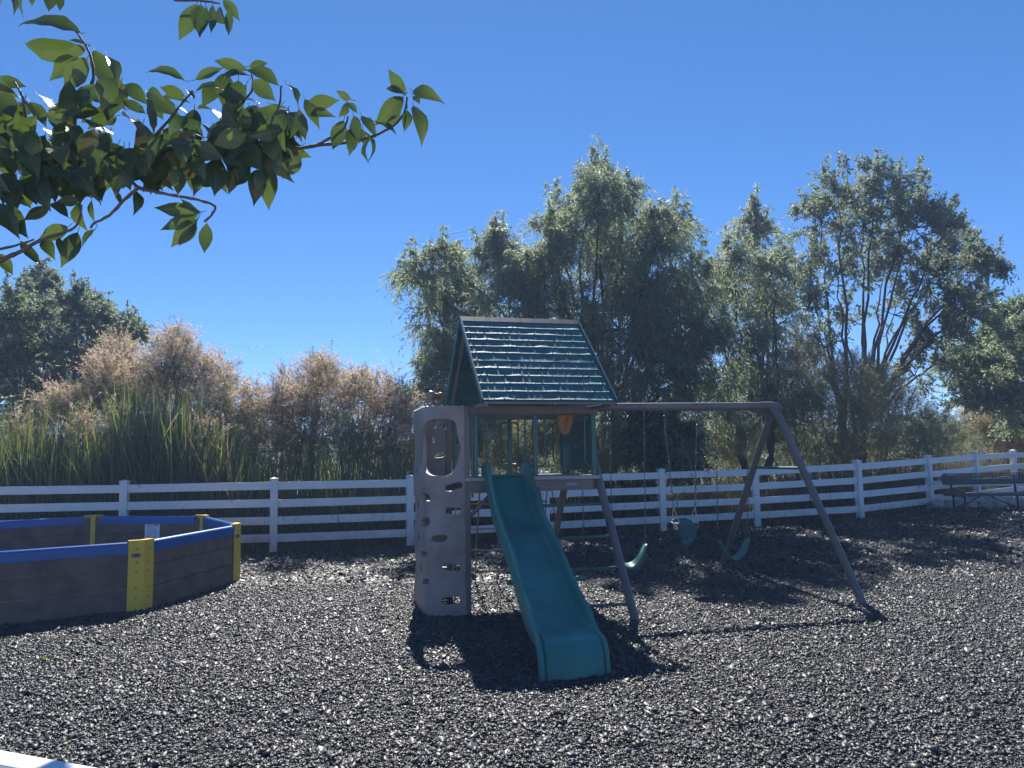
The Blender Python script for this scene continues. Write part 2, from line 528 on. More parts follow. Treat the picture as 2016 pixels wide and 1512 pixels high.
def rail(parent, a, b, za, zb, h=0.14, t=0.038, name="rail"):
    a = Vector((*a, za)); b = Vector((*b, zb))
    d = (b - a); L = d.length
    ang = math.atan2(d.y, d.x)
    el = math.asin(d.z / L)
    Mx = Matrix.Translation(a) @ Matrix.Rotation(ang, 4, 'Z') @ Matrix.Rotation(-el, 4, 'Y')
    return MB().box((0.060, -t / 2, -h), (L - 0.060, t / 2, 0), 0.004, Mx).build(name, M["vinyl"], parent)


fr = empty("rail_fence", (*FENCE[6], gz(*FENCE[6])))
tag(fr, "long white four-rail vinyl fence running behind the swing set and pit", "fence")


def inv_parent(o, parent):
    o.parent = parent
    o.matrix_parent_inverse = Matrix.Translation(parent.location).inverted()


TOPS = []
for x, y in FENCE:
    TOPS.append(1.41 + 0.02 * sm((x + 2) / 4) + 0.30 * sm((x - 3.0) / 11.0))
for i, ((x, y), zt) in enumerate(zip(FENCE, TOPS)):
    j = min(i, len(FENCE) - 2)
    ang = math.atan2(FENCE[j + 1][1] - FENCE[j][1], FENCE[j + 1][0] - FENCE[j][0])
    fence_post(None, x, y, zt, gz(x, y) - 0.15, ang)
    if i + 1 < len(FENCE):
        for k in range(4):
            o = 0.075 + 0.305 * k
            rail(None, (x, y), FENCE[i + 1], zt - o + random.Random(i * 9 + k).uniform(-.006, .006), TOPS[i + 1] - o + random.Random(i * 9 + k + 5).uniform(-.006, .006))
for o in list(COL.objects):
    if o.parent is None and o.name.split('.')[0] in ("post", "rail") and o.type == 'MESH':
        inv_parent(o, fr)

# short low fence run behind the bench
f2 = empty("low_fence", (11.0, 18.3, gz(11, 18.3)))
tag(f2, "short two-board white fence panel behind the green bench", "fence")
for z in (1.02, 0.70):
    inv_parent(rail(None, (9.80, 18.28), (12.25, 18.36), z, z + 0.02, 0.15), f2)
fence_post(None, 12.35, 18.36, 1.12, gz(12.3, 18.3) - 0.15, 0)
for o in list(COL.objects):
    if o.parent is None and o.name.split('.')[0] == "post": inv_parent(o, f2)

# fence the photographer looks over
f3 = empty("near_fence", (-0.8, 1.37, 0))
tag(f3, "white fence top rail close to the camera in the lower left corner", "fence")
A, B = Vector((-0.926, 1.433, 1.15)), Vector((-0.69, 1.339, 1.15))
dd = (B - A).normalized()
nn = Vector((-dd.y, dd.x, 0))
if nn.y > 0: nn = -nn
pa = A - dd * 1.25 + nn * 0.024
pb = A + dd * 1.20 + nn * 0.024
for k in range(4):
    z = 1.15 - 0.305 * k
    inv_parent(rail(None, pa.xy, pb.xy, z, z, 0.14, 0.048), f3)
for p in (pa, pb):
    fence_post(None, p.x, p.y, 1.20 if p is pa else 1.10, -0.2, math.atan2(dd.y, dd.x))
for o in list(COL.objects):
    if o.parent is None and o.name.split('.')[0] == "post": inv_parent(o, f3)

# ------------------------------------------------------------------ play set
TH, OX, OY = 0.2538, -0.5093, 8.5578
D, HD, RA, RB, HR, EV, HE, W, LB, HB, SP, MID = 1.1677, 1.4694, 0.0572, 1.520, 3.362, -0.620, 2.268, 1.4876, 4.2654, 2.315, 1.5194, 0.7846
PS = empty("playset", (OX, OY, 0), TH)
tag(PS, "brown and green swing set with roofed tower, climbing wall and wavy slide", "playset")
PM = Matrix.Translation((OX, OY, 0)) @ Matrix.Rotation(TH, 4, 'Z')


def gl(u, v):
    p = PM @ Vector((u, v, 0)); return gz(p.x, p.y)


def sqpost(u, v, z0, z1, s, m, name="post"):
    return MB().box((u - s / 2, v - s / 2, z0), (u + s / 2, v + s / 2, z1), 0.006).build(name, m, PS)


# corner posts and upper posts
sqpost(-0.005, 0, -0.2, 2.26, 0.066, M["brown"])
sqpost(-0.005, D, -0.2, 2.26, 0.066, M["brown"])
for u in (0.095, MID, W): sqpost(u, 0.0, HD + 0.001, 2.17, 0.052, M["green"])
for u in (0.07, MID, W): sqpost(u, D, HD + 0.001, 2.17, 0.052, M["green"])
sqpost(0.056, 0.002, 1.25, 2.17, 0.026, M["brown"])
# top frame
MB().box((0.03, -0.035, 2.172), (W + 0.05, 0.035, 2.262), 0.006).build("frame_beam", M["brown"], PS)
MB().box((0.03, D - 0.035, 2.172), (W + 0.05, D + 0.035, 2.262), 0.006).build("frame_beam", M["brown"], PS)
for u in (0.065, W + 0.02):
    MB().box((u - 0.03, 0.037, 2.176), (u + 0.03, D - 0.037, 2.258), 0.006).build("frame_beam", M["brown"], PS)
# deck
dk = MB().box((-0.03, -0.05, HD - 0.045), (W + 0.06, D + 0.05, HD), 0.008)
dkO = dk.build("deck", M["deck"], PS)
for v in (-0.030, D + 0.030):
    MB().box((0.0, v - 0.02, HD - 0.165), (W - 0.03, v + 0.02, HD - 0.047), 0.004).build("deck_fascia", M["brown"], dkO)
for u in (0.0, W - 0.02):
    MB().box((u, 0.0, HD - 0.16), (u + 0.04, D, HD - 0.047), 0.004).build("deck_fascia", M["brown"], dkO)
for u in (0.35, 0.75, 1.12):
    MB().box((u - 0.02, -0.005, HD - 0.13), (u + 0.02, D + 0.005, HD - 0.046), 0.0).build("joist", M["brown"], dkO)
# maker's plate on the deck front
pl = MB()
hw, hh = 0.062, 0.0155
poly = []
for k in range(24):
    a = 2 * math.pi * k / 24
    cx = (hw - hh) * (1 if math.cos(a) >= 0 else -1)
    poly.append((cx + hh * math.cos(a), hh * math.sin(a)))
LX, LZ = 1.195, HD - 0.098
pl.prism(poly, ((LX, -0.0505, LZ), (1, 0, 0), (0, 0, 1), (0, -1, 0)), 0.004)
plo = pl.build("maker_plate", M["silver"], dkO)
pl = MB()
pl.prism([(x * 0.95, y * 0.80) for x, y in poly], ((LX, -0.0546, LZ), (1, 0, 0), (0, 0, 1), (0, -1, 0)), 0.001)
pl.build("plate_face", M["plate"], plo)


def text_mesh(txt, size, m, name, parent, Mx, ext=0.0006):
    c = bpy.data.curves.new(name, 'FONT')
    c.body = txt; c.size = size; c.extrude = ext; c.align_x = 'CENTER'; c.align_y = 'CENTER'; c.resolution_u = 2
    o = bpy.data.objects.new(name, c)
    COL.objects.link(o)
    bpy.context.view_layer.update()
    dg = bpy.context.evaluated_depsgraph_get()
    me = bpy.data.meshes.new_from_object(o.evaluated_get(dg))
    bpy.data.objects.remove(o)
    me.transform(Mx)
    return link(name, me, m, parent)


FX = Matrix(((1, 0, 0, 0), (0, 0, -1, 0), (0, 1, 0, 0), (0, 0, 0, 1)))   # text upright, facing -y
text_mesh("LIFETIME", 0.0235, M["silver"], "plate_lettering", plo, Matrix.Translation((LX, -0.0562, LZ)) @ FX)

# diagonal brace
MB().tube([(0.03, 0.0, 1.05), (0.30, 0.0, HD - 0.16)], 0.026, 8).build("brace", M["brown"], PS, 40)

# roof --------------------------------------------------------------
ncourse = 11
slope = Vector((0, EV - D / 2, HE - HR))
SL = slope.length
sdir = slope.normalized()
nrm = Vector((0, sdir.z, -sdir.y))
if nrm.z < 0: nrm = -nrm


def roof_side(front):
    m = MB()
    bm = m.bm
    nu = 190
    us = [RA + (RB - RA) * k / nu for k in range(nu + 1)]
    prof = []
    start = 0.085
    gaps = [0.95] * 5 + [1.10] + [1.0] * 5
    gaps = [gg * (SL - start) / sum(gaps) for gg in gaps]
    s0 = start
    rr = random.Random(3 if front else 4)
    rows = []
    for c in range(ncourse):
        s1 = s0 + gaps[c]
        cuts = []
        x = RA + rr.uniform(0.03, 0.12)
        while x < RB:
            cuts.append(x); x += rr.choice((0.07, 0.11, 0.16, 0.2))
        teeth = [rr.uniform(RA, RB) for _ in range(9)]
        thin = 0.45 if c in (5,) else 1.0
        rw = [[], [], [], []]
        bulges = [(rr.uniform(RA, RB), rr.uniform(0.05, 0.11), rr.uniform(0.5, 1.3)) for _ in range(4)]
        for u in us:
            wv = sum(a * math.exp(-((u - b) / s_) ** 2) for b, s_, a in bulges)
            nz = noise.noise((u * 9, c * 3.1, 0.5))
            cut = min(abs(u - x) for x in cuts) < 0.0045
            lip = thin * (0.016 + 0.017 * wv + 0.004 * nz)
            lip = max(0.010, lip)
            if min(abs(u - x) for x in teeth) < 0.0055: lip += 0.012
            k = lip
            ht = 0.0045 + 0.34 * 0.022 + 0.10 * (k - 0.022)
            if cut: ht *= 0.25
            rw[0].append((u, s0, 0.002))
            rw[1].append((u, s1 - k, 0.0035 + 0.003 * (s1 - s0 - k) / (s1 - s0)))
            rw[2].append((u, s1 - 0.003, ht))
            rw[3].append((u, s1, 0.0))
        rows += rw
        s0 = s1
    top = Vector((0, D / 2, HR))
    sd_ = sdir if front else Vector((0, -sdir.y, sdir.z))
    nd_ = nrm if front else Vector((0, -nrm.y, nrm.z))
    vr = [[bm.verts.new(Vector((u, 0, 0)) + top + sd_ * s + nd_ * (h + 0.012)) for u, s, h in r] for r in rows]
    first = [bm.verts.new(Vector((u, 0, 0)) + top + sd_ * 0.0 + nd_ * 0.012) for u in us]
    vr = [first] + vr
    for a, b in zip(vr, vr[1:]):
        for k in range(nu): bm.faces.new((a[k], a[k + 1], b[k + 1], b[k]))
    # body slab below the shingles
    o = m.build("roof_panel", M["roof"], PS)
    me = o.data
    s = MB()
    P = lambda u, q, h: Vector((u, 0, 0)) + top + sd_ * q + nd_ * h
    vs = [s.bm.verts.new(P(u, q, h)) for h in (-0.018, 0.0125) for u, q in ((RA - 0.012, 0.0), (RB + 0.012, 0.0), (RB + 0.012, SL + 0.004), (RA - 0.012, SL + 0.004))]
    for f in ((0, 1, 2, 3), (7, 6, 5, 4), (0, 4, 5, 1), (1, 5, 6, 2), (2, 6, 7, 3), (3, 7, 4, 0)): s.bm.faces.new([vs[q] for q in f])
    s.build("roof_board", M["roof"], o)
    # edge trim along both gables
    for u in (RA - 0.014, RB + 0.014):
        t = MB()
        vs = [t.bm.verts.new(P(uu, q, h)) for h in (-0.035, 0.038) for uu, q in ((u - 0.008, 0.0), (u + 0.008, 0.0), (u + 0.008, SL + 0.008), (u - 0.008, SL + 0.008))]
        for f in ((0, 1, 2, 3), (7, 6, 5, 4), (0, 4, 5, 1), (1, 5, 6, 2), (2, 6, 7, 3), (3, 7, 4, 0)): t.bm.faces.new([vs[q] for q in f])
        t.build("gable_trim", M["roof"], o)
    # underside ribs: seam and stiffening dimples
    t = MB()
    t.bm.verts.ensure_lookup_table()
    Bm = Matrix(((1, 0, 0, 0), (0, sd_.y, nd_.y, 0), (0, sd_.z, nd_.z, 0), (0, 0, 0, 1)))
    Bm = Matrix.Translation(top) @ Bm
    t.box((RA + 0.02, SL * 0.48 - 0.008, -0.034), (RB - 0.02, SL * 0.48 + 0.008, -0.0175), 0, Bm)
    rr = random.Random(8)
    for q in np.arange(0.25, SL - 0.08, 0.11):
        for u in np.arange(RA + 0.06, RB - 0.05, 0.10):
            uu = u + rr.uniform(-0.02, 0.02); qq = q + rr.uniform(-0.02, 0.02)
            t.box((uu - 0.013, qq - 0.010, -0.027), (uu + 0.013, qq + 0.010, -0.0178), 0, Bm)
    t.build("underside_rib", M["ridge"], o)
    return o


roof_side(True)
roof_side(False)
# ridge cap in segments
rc = MB()
segs = [0, .11, .21, .235, .33, .50, .61, .77, .85, .875, .97]
cutpos = sorted(segs + [1.0])
for a, b in zip(cutpos, cutpos[1:]):
    ua, ub = RA - 0.01 + (RB - RA + 0.02) * a + 0.002, RA - 0.01 + (RB - RA + 0.02) * b - 0.002
    for sgn in (1, -1):
        sd_ = sdir if sgn == 1 else Vector((0, -sdir.y, sdir.z)); nd_ = nrm if sgn == 1 else Vector((0, -nrm.y, nrm.z))
        top = Vector((0, D / 2, HR + 0.012))
        vs = [rc.bm.verts.new(Vector((u, 0, 0)) + top + sd_ * q + nd_ * h) for h in (0.004, 0.015) for u, q in ((ua, -0.004), (ub, -0.004), (ub, 0.095), (ua, 0.095))]
        for f in ((0, 1, 2, 3), (7, 6, 5, 4), (0, 4, 5, 1), (1, 5, 6, 2), (2, 6, 7, 3), (3, 7, 4, 0)): rc.bm.faces.new([vs[q] for q in f])
rc.build("ridge_cap", M["ridge"], PS)
# rafters
for u in (RA + 0.06, RB - 0.06):
    MB().tube([(u, EV + 0.12, HE + 0.04), (u, D / 2, HR - 0.07), (u, D - EV - 0.12, HE + 0.04)], 0.02, 8).build("rafter", M["brown"], PS, 40)
# eave board
MB().box((RA, EV - 0.012, HE - 0.028), (RB, EV + 0.012, HE - 0.004), 0.003).build("eave_board", M["brown"], PS)
for u in (RA + 0.03, RB - 0.03):
    MB().box((u - 0.02, EV + 0.013, HE - 0.05), (u + 0.02, -0.036, HE - 0.006), 0.003).build("eave_bracket", M["brown"], PS)
    MB().box((u - 0.02, D + 0.036, HE - 0.05), (u + 0.02, D - EV - 0.02, HE - 0.006), 0.003).build("eave_bracket", M["brown"], PS)

# climbing wall -----------------------------------------------------
AW = 0.41
pw = 6.0


def plan(t):            # t 0..1 from front post round to rear post
    a = -math.pi / 2 + math.pi * t
    c, s = math.cos(a), math.sin(a)
    return Vector((-0.035 - AW * abs(c) ** (2 / pw), D / 2 + (D / 2 + 0.015) * math.copysign(abs(s) ** (2 / pw), s)))


pp = [plan(k / 2000) for k in range(2001)]
arc = [0.0]
for a, b in zip(pp, pp[1:]): arc.append(arc[-1] + (b - a).length)
ST = arc[-1]


def plan_s(s):
    s = min(max(s, 0), ST)
    k = int(np.searchsorted(arc, s)); k = min(max(k, 1), 2000)
    f = (s - arc[k - 1]) / max(1e-9, arc[k] - arc[k - 1])
    p = pp[k - 1].lerp(pp[k], f)
    d = (pp[min(k + 6, 2000)] - pp[max(k - 7, 0)]).normalized()
    return p, Vector((-d.y, d.x))     # outward?


def proj(P):
    d = P - Vector((0, 0, EYE)); z = d.dot(fw)
    return 1008 + 1514 * d.dot(rt) / z, 756 - 1514 * d.dot(up) / z


def wall_sz(px, py, front=True):
    """wall coordinates (s,z) of the spot seen at a photo pixel"""
    best = None
    d = fw + rt * ((px - 1008) / 1514) - up * ((py - 756) / 1514)
    rngs = np.linspace(0.0, 0.8, 161) if front else np.linspace(ST - 0.75, ST, 161)
    for s in rngs:
        p, n = plan_s(s)
        q = PM @ Vector((p.x, p.y, 0))
        t = q.y / d.y
        e = abs(d.x * t - q.x)
        if best is None or e < best[0]: best = (e, s, EYE + d.z * t)
    return best[1], best[2]


def blob(cx, cy, w_, h_, n=26, p=3.0, tilt=0.0, wav=0.0, seed=0, front=True):
    out = []
    for k in range(n):
        a = 2 * math.pi * k / n
        c, s = math.cos(a), math.sin(a)
        x = w_ / 2 * math.copysign(abs(c) ** (2 / p), c)
        y = h_ / 2 * math.copysign(abs(s) ** (2 / p), s)
        y += wav * h_ * math.sin(2.2 * math.pi * x / w_)
        x, y = x + 0 * y, y + tilt * x
        out.append(wall_sz(cx + x, cy + y, front))
    return out


holes = [blob(893, 958, 35, 14, tilt=-0.14, wav=-0.08), blob(841, 978, 15, 15, tilt=0.35), blob(893, 1006, 31, 14, wav=0.06), blob(840, 1028, 16, 18, tilt=-0.2),
         blob(866, 1060, 28, 14, tilt=-0.08), blob(838, 1090, 13, 11), blob(889, 1117, 37, 14, tilt=0.08), blob(840, 1145, 11, 12), blob(889, 1182, 37, 15, tilt=-0.06)]
# large window with a wavy right edge
win = []
for k in range(60):
    a = 2 * math.pi * k / 60
    c, s = math.cos(a), math.sin(a)
    p = 3.6
    x = 35.5 * math.copysign(abs(c) ** (2 / p), c); y = 56 * math.copysign(abs(s) ** (2 / p), s)
    if x > 15:
        x -= 4.5 * math.cos((y - 4) / 56 * math.pi * 1.6) * min(1, (x - 15) / 15) * -1 * 0.7 + 2
    if x > 5 and y > 35: x -= (y - 35) * 0.25
    win.append(wall_sz(870.5 + x, 881 + y))
holes.append(win)
holes += [blob(866, 840, 24, 13, wav=0.18, front=False), blob(864, 896, 24, 10, tilt=-0.1, front=False), blob(853, 864, 7, 18, tilt=0.5, front=False),
          blob(872, 985, 26, 12, front=False), blob(862, 1045, 26, 12, front=False), blob(874, 1110, 26, 12, front=False)]
for zz in (0.45, 0.8, 1.15, 1.55):
    sc = ST / 2 + (0.1 if int(zz * 10) % 2 else -0.1)
    holes.append([(sc + 0.085 * math.cos(a) ** 1, zz + 0.04 * math.sin(a)) for a in np.linspace(0, 6.283, 20, endpoint=False)])

z0w, z1w = -0.15, 2.262
vv, ee = [], []


def loop(pts):
    b = len(vv)
    for p in pts: vv.append(Vector(p))
    for k in range(len(pts)): ee.append((b + k, b + (k + 1) % len(pts)))


ring = []
ns = 90
for k in range(ns): ring.append((ST * k / ns, z0w))
for k in range(60): ring.append((ST, z0w + (z1w - z0w) * k / 60))
for k in range(ns): ring.append((ST * (1 - k / ns), z1w))
for k in range(60): ring.append((0, z1w - (z1w - z0w) * k / 60))
loop(ring)
for h in holes: loop(h)


def inside(p, poly):
    c = False
    j = len(poly) - 1
    for i in range(len(poly)):
        if (poly[i][1] > p[1]) != (poly[j][1] > p[1]) and p[0] < (poly[j][0] - poly[i][0]) * (p[1] - poly[i][1]) / (poly[j][1] - poly[i][1]) + poly[i][0]: c = not c
        j = i
    return c


for a in np.arange(0.025, ST - 0.01, 0.03):
    for z in np.arange(z0w + 0.02, z1w - 0.01, 0.035):
        ok = True
        for h in holes:
            hx = [q[0] for q in h]; hz = [q[1] for q in h]
            if min(hx) - .02 < a < max(hx) + .02 and min(hz) - .02 < z < max(hz) + .02:
                if inside((a, z), h) or min((a - q[0]) ** 2 + (z - q[1]) ** 2 for q in h) < 0.00012: ok = False; break
        if ok: vv.append(Vector((a, z)))
rv, re_, rf, _, _, _ = delaunay_2d_cdt(vv, ee, [], 0, 1e-5)
bm = bmesh.new()


def wall3(s, z):
    p, n = plan_s(s)
    out = Vector((p.x, p.y)) - Vector((-0.1, D / 2))
    if n.dot(out) < 0: n = -n
    # gentle relief, rolled rims round the holes
    dmin = 1.0
    bulge = 0.010 * math.sin(z * 9.0 + 1.0) + 0.006 * noise.noise((s * 4, z * 3, 0))
    q = p + n * bulge
    zz = z
    if z > z1w - 0.001: zz = z + 0.006 * math.sin(s * 75)
    return Vector((q.x, q.y, zz))


bv = [bm.verts.new(wall3(v.x, v.y)) for v in rv]
for f in rf:
    c = sum((rv[k] for k in f), Vector((0, 0))) / len(f)
    if any(inside(c, h) for h in holes): continue
    try: bm.faces.new([bv[k] for k in f])
    except ValueError: pass
for v in [v for v in bm.verts if not v.link_faces]: bm.verts.remove(v)
bmesh.ops.recalc_face_normals(bm, faces=bm.faces[:])
me = bpy.data.meshes.new("climbing_wall")
bm.to_mesh(me); bm.free()
cw = link("climbing_wall", me, M["wallp"], PS, smooth=True)
c0 = me.polygons[0]
sol = cw.modifiers.new("thick", 'SOLIDIFY'); sol.thickness = 0.040; sol.offset = 0
bv_ = cw.modifiers.new("round", 'BEVEL'); bv_.width = 0.008; bv_.segments = 2; bv_.limit_method = 'ANGLE'; bv_.angle_limit = R(50)

wb = MB()
for z in (0.25, 0.55, 0.85, 1.15, 1.42, 1.52, 1.62, 1.9, 2.15):
    wb.tube([(-0.052, -0.022, z), (-0.052, -0.034, z)], [0.009, 0.006], 8)
wb.build("bolt", M["zinc"], cw, 40)

# slide -------------------------------------------------------------
prof = [(0.10, 1.495), (0.0, 1.492), (-0.10, 1.470), (-0.22, 1.385), (-0.40, 1.235), (-0.60, 1.085), (-0.85, 0.945), (-1.10, 0.845), (-1.35, 0.735), (-1.60, 0.595), (-1.85, 0.455), (-2.08, 0.355), (-2.28, 0.300), (-2.44, 0.283), (-2.54, 0.268), (-2.60, 0.235), (-2.645, 0.165), (-2.672, 0.08), (-2.69, -0.02), (-2.70, -0.12)]


def cr(P, n=4):
    out = []
    for i in range(len(P) - 1):
        p0, p1, p2, p3 = P[max(i - 1, 0)], P[i], P[i + 1], P[min(i + 2, len(P) - 1)]
        for k in range(n):
            t = k / n
            out.append(tuple(0.5 * (2 * b + (c - a) * t + (2 * a - 5 * b + 4 * c - d) * t * t + (3 * b - a - 3 * c + d) * t ** 3) for a, b, c, d in zip(p0, p1, p2, p3)))
    out.append(tuple(P[-1]))
    return out


cl = cr(prof, 4)
m = MB(); bm = m.bm
rings = []
for i, (v, z) in enumerate(cl):
    a = cl[max(i - 1, 0)]; b = cl[min(i + 1, len(cl) - 1)]
    t = Vector((b[0] - a[0], b[1] - a[1])).normalized()
    n = Vector((t.y, -t.x))
    if n.y < 0: n = -n
    f = -v / 2.7
    uc = 0.437 - 0.135 * max(0, f)
    half = 0.235 + 0.018 * sm((f - 0.55) / 0.4) + 0.012 * sm((f - 0.9) / 0.08)
    rim = 0.125 * (1 - sm((f - 0.80) / 0.13)) + 0.006 + 0.03 * (1 - sm((f + 0.02) / 0.14))
    if f < 0: rim *= 0.75
    under = 0.10 * (1 - 0.6 * sm((f - 0.93) / 0.05))
    bed = half - 0.055
    sec = []
    for sg in (-1, 1):
        pts = [(half + 0.016, -under + 0.02), (half + 0.024, rim - 0.045), (half + 0.018, rim - 0.012), (half + 0.006, rim), (half - 0.012, rim - 0.004), (half - 0.024, rim - 0.024),
               (bed + 0.016, 0.022 * min(1, rim / 0.06)), (bed + 0.0, 0.006 * min(1, rim / 0.06)), (bed - 0.02, 0.0)]
        pts = [(sg * x, h) for x, h in pts]
        sec.append(pts)
    L_ = sec[0]; R_ = sec[1][::-1]
    mids = [(x, 0.0) for x in np.linspace(-bed + 0.02, bed - 0.02, 7)[1:-1]]
    full = L_ + mids + R_
    rings.append([bm.verts.new((uc + x, v + n.x * h, z + n.y * h)) for x, h in full])
for a, b in zip(rings, rings[1:]):
    for k in range(len(a) - 1): bm.faces.new((a[k], a[k + 1], b[k + 1], b[k]))
# close the underside a little above the rim foot
for a, b in zip(rings, rings[1:]):
    bm.faces.new((a[0], b[0], b[-1], a[-1]))
bm.faces.new(rings[0][::-1]); bm.faces.new(rings[-1])
m.build("slide", M["teal"], PS, 50)

# A-frames, beam ---------------------------------------------------
UA = W + 0.055
leg_r = 0.046
v0, v1 = D / 2 - SP, D / 2 + SP


def leg(u, vt, zt, vb, r=leg_r):
    g_ = gl(u, vb)
    k = 0.10
    dv, dz = vb - vt, g_ - zt
    return MB().tube([(u, vt, zt), (u, vb + dv * k, g_ + dz * k)], r, 14).build("leg", M["brown"], PS, 40)


leg(UA, D / 2 - 0.05, HB - 0.075, v0)
leg(UA, D / 2 + 0.05, HB - 0.075, v1)
leg(LB, D / 2 - 0.045, HB - 0.055, v0)
leg(LB, D / 2 + 0.045, HB - 0.055, v1)
MB().tube([(W - 0.12, D / 2, HB - 0.026), (LB - 0.08, D / 2, HB)], 0.052, 16).build("swing_beam", M["brown"], PS, 40)
br = MB()
br.tube([(LB - 0.20, D / 2, HB + 0.001), (LB - 0.04, D / 2, HB + 0.002), (LB + 0.035, D / 2 - 0.02, HB - 0.015), (LB + 0.045, D / 2 - 0.06, HB - 0.075)], [0.056, 0.058, 0.056, 0.050], 14)
br.tube([(LB - 0.06, D / 2, HB - 0.01), (LB, D / 2 - 0.13, HB - 0.19)], [0.054, 0.051], 14)
br.tube([(LB - 0.06, D / 2, HB - 0.01), (LB, D / 2 + 0.13, HB - 0.19)], [0.054, 0.051], 14)
br.tube([(LB - 0.17, D / 2, HB - 0.03), (LB - 0.01, D / 2 + 0.07, HB - 0.16)], [0.03, 0.03], 8)
br.build("corner_bracket", M["brown"], PS, 40)
zc = 1.50
q = SP * (1 - zc / HB)
MB().tube([(LB, D / 2 - q, zc), (LB, D / 2 + q, zc)], 0.017, 10).build("crossbar", M["green"], PS, 40)
# ladder beside the slide
lu = 0.80
MB().tube([(lu, -0.02, 1.36), (lu, v0 + 0.0, gl(lu, v0) - 0.08)], 0.024, 10).build("ladder_rail", M["brown"], PS, 40)
for z in (1.15, 0.81, 0.50, 0.16):
    v = D / 2 - SP * (1 - z / HB)
    MB().tube([(lu - 0.02, v + 0.004, z - 0.004), (UA, v, z)], 0.017, 10).build("rung", M["green"], PS, 40)

# hand loops
def hand_loop(u, v, zb, zt, hw_, sides):
    for sg in sides:
        r = 0.055
        pts = [(u, v, zt)]
        for k in range(7):
            a = math.pi / 2 * (1 - k / 6)
            pts.append((u + sg * (hw_ - r + r * math.cos(a)), v, zt - r + r * math.sin(a)))
        for k in range(7):
            a = -math.pi / 2 * (k / 6)
            pts.append((u + sg * (hw_ - r + r * math.cos(a)), v, zb + r + r * math.sin(a)))
        pts.append((u, v, zb))
        MB().tube(pts, 0.0115, 8).build("hand_loop", M["green"], PS, 50)


hand_loop(0.095, -0.012, 1.585, 2.135, 0.135, (1,))
hand_loop(MID, -0.012, 1.585, 2.135, 0.118, (-1, 1))
hand_loop(W, -0.012, 1.585, 2.135, 0.110, (-1,))
hand_loop(0.07, D + 0.012, 1.60, 2.135, 0.13, (1,))
hand_loop(MID, D + 0.012, 1.60, 2.135, 0.118, (-1, 1))
hand_loop(W, D + 0.012, 1.60, 2.135, 0.115, (-1,))

# printed side panel on the right wall
sp = MB().box((W - 0.012, 0.03, HD + 0.06), (W + 0.012, D - 0.03, 2.11), 0.006).build("side_panel", M["panel"], PS)
t = MB()
def strip(v_a, v_b, z, h=0.006): t.box((W - 0.0155, v_a, z), (W - 0.0125, v_b, z + h), 0)
strip(0.05, D - 0.06, 1.845, 0.006)
for k in range(20): strip(D - 0.36, D - 0.10, 1.585 + k * 0.0118, 0.0055)
strip(0.42, 0.66, 1.80); strip(0.45, 0.48, 1.805, 0.03); strip(0.57, 0.60, 1.805, 0.03)
for k, z in enumerate((1.70, 1.695 - 0.03, 1.62)): strip(0.45, 0.62 - 0.03 * k, z, 0.004)
t.build("embossed_lines", M["emboss"], sp)
# amber horn under the eave
hn = MB()
HU, HV = 1.18, 0.05
sec = []
for k in range(9):
    f = k / 8
    z = 2.165 - 0.235 * f
    wd = 0.086 * math.sqrt(max(0.0, 1 - f ** 1.9)) + 0.012
    dp = 0.055 * (1 - 0.7 * f)
    rg = []
    for j in range(13):
        a = math.pi * j / 12
        rg.append((HU + wd * math.cos(a) - 0.012 * f, HV + 0.03 - dp * math.sin(a) * (1 - 0.55 * math.exp(-((j - 5) / 1.6) ** 2) * (0.2 < f < 0.8)), z))
    sec.append([hn.bm.verts.new(p) for p in rg])
for a, b in zip(sec, sec[1:]):
    for j in range(12): hn.bm.faces.new((a[j], a[j + 1], b[j + 1], b[j]))
ho = hn.build("amber_horn", M["amber"], PS, 60)
sl_ = ho.modifiers.new("thick", 'SOLIDIFY'); sl_.thickness = 0.006
MB().box((HU + 0.010, HV - 0.034, 1.985), (HU + 0.022, HV - 0.016, 2.14), 0.003).build("horn_rib", M["amber"], ho)

# spyglass on the rear left of the wall
c = Vector((-0.20, D - 0.02, 2.47))
dv = Vector((-0.75, -0.66, 0.0)).normalized()
tl = MB()
tl.tube([c - dv * 0.10, c + dv * 0.02], 0.042, 16)
tl.tube([c + dv * 0.02, c + dv * 0.035, c + dv * 0.06, c + dv * 0.075], [0.05, 0.064, 0.064, 0.058], 18)
to = tl.build("spyglass", M["tan"], PS, 40)
MB().tube([c - dv * 0.14, c - dv * 0.13, c - dv * 0.105], [0.05, 0.058, 0.054], 18).build("eyepiece", M["tan"], to, 40)
MB().tube([c - Vector((0, 0, 0.03)), (c.x, c.y + 0.01, 2.15)], 0.018, 8).build("spyglass_stand", M["brown"], to, 40)

# rope net at the back
net = MB()


def netp(u, z):
    f = (1.40 - z) / 1.4
    return Vector((u, D + 0.02 + 0.60 * f, z))


us_ = [0.10, 0.40, 0.70, 1.00, 1.30]
rz = [1.10, 0.79, 0.50, 0.20]
rrn = random.Random(2)
nodes = {(i, j): netp(u + rrn.uniform(-.02, .02) + 0.03 * (1.1 - z), z + rrn.uniform(-.015, .015)) for i, u in enumerate(us_) for j, z in enumerate(rz)}
for i, u in enumerate(us_):
    pts = [netp(u, 1.38)] + [nodes[(i, j)] for j in range(4)] + [netp(u + 0.04, -0.04)]
    net.tube(pts, 0.009, 6)
for j in range(4):
    pts = []
    for i in range(len(us_) - 1):
        a, b = nodes[(i, j)], nodes[(i + 1, j)]
        pts += [a, a.lerp(b, 0.5) - Vector((0, 0, 0.008))]
    pts.append(nodes[(len(us_) - 1, j)])
    net.tube(pts, 0.011, 6)
for k, p in nodes.items(): net.ball(p, 0.021, (1, 1, 1.3), 1)
net.build("rope_net", M["rope"], PS, 50)

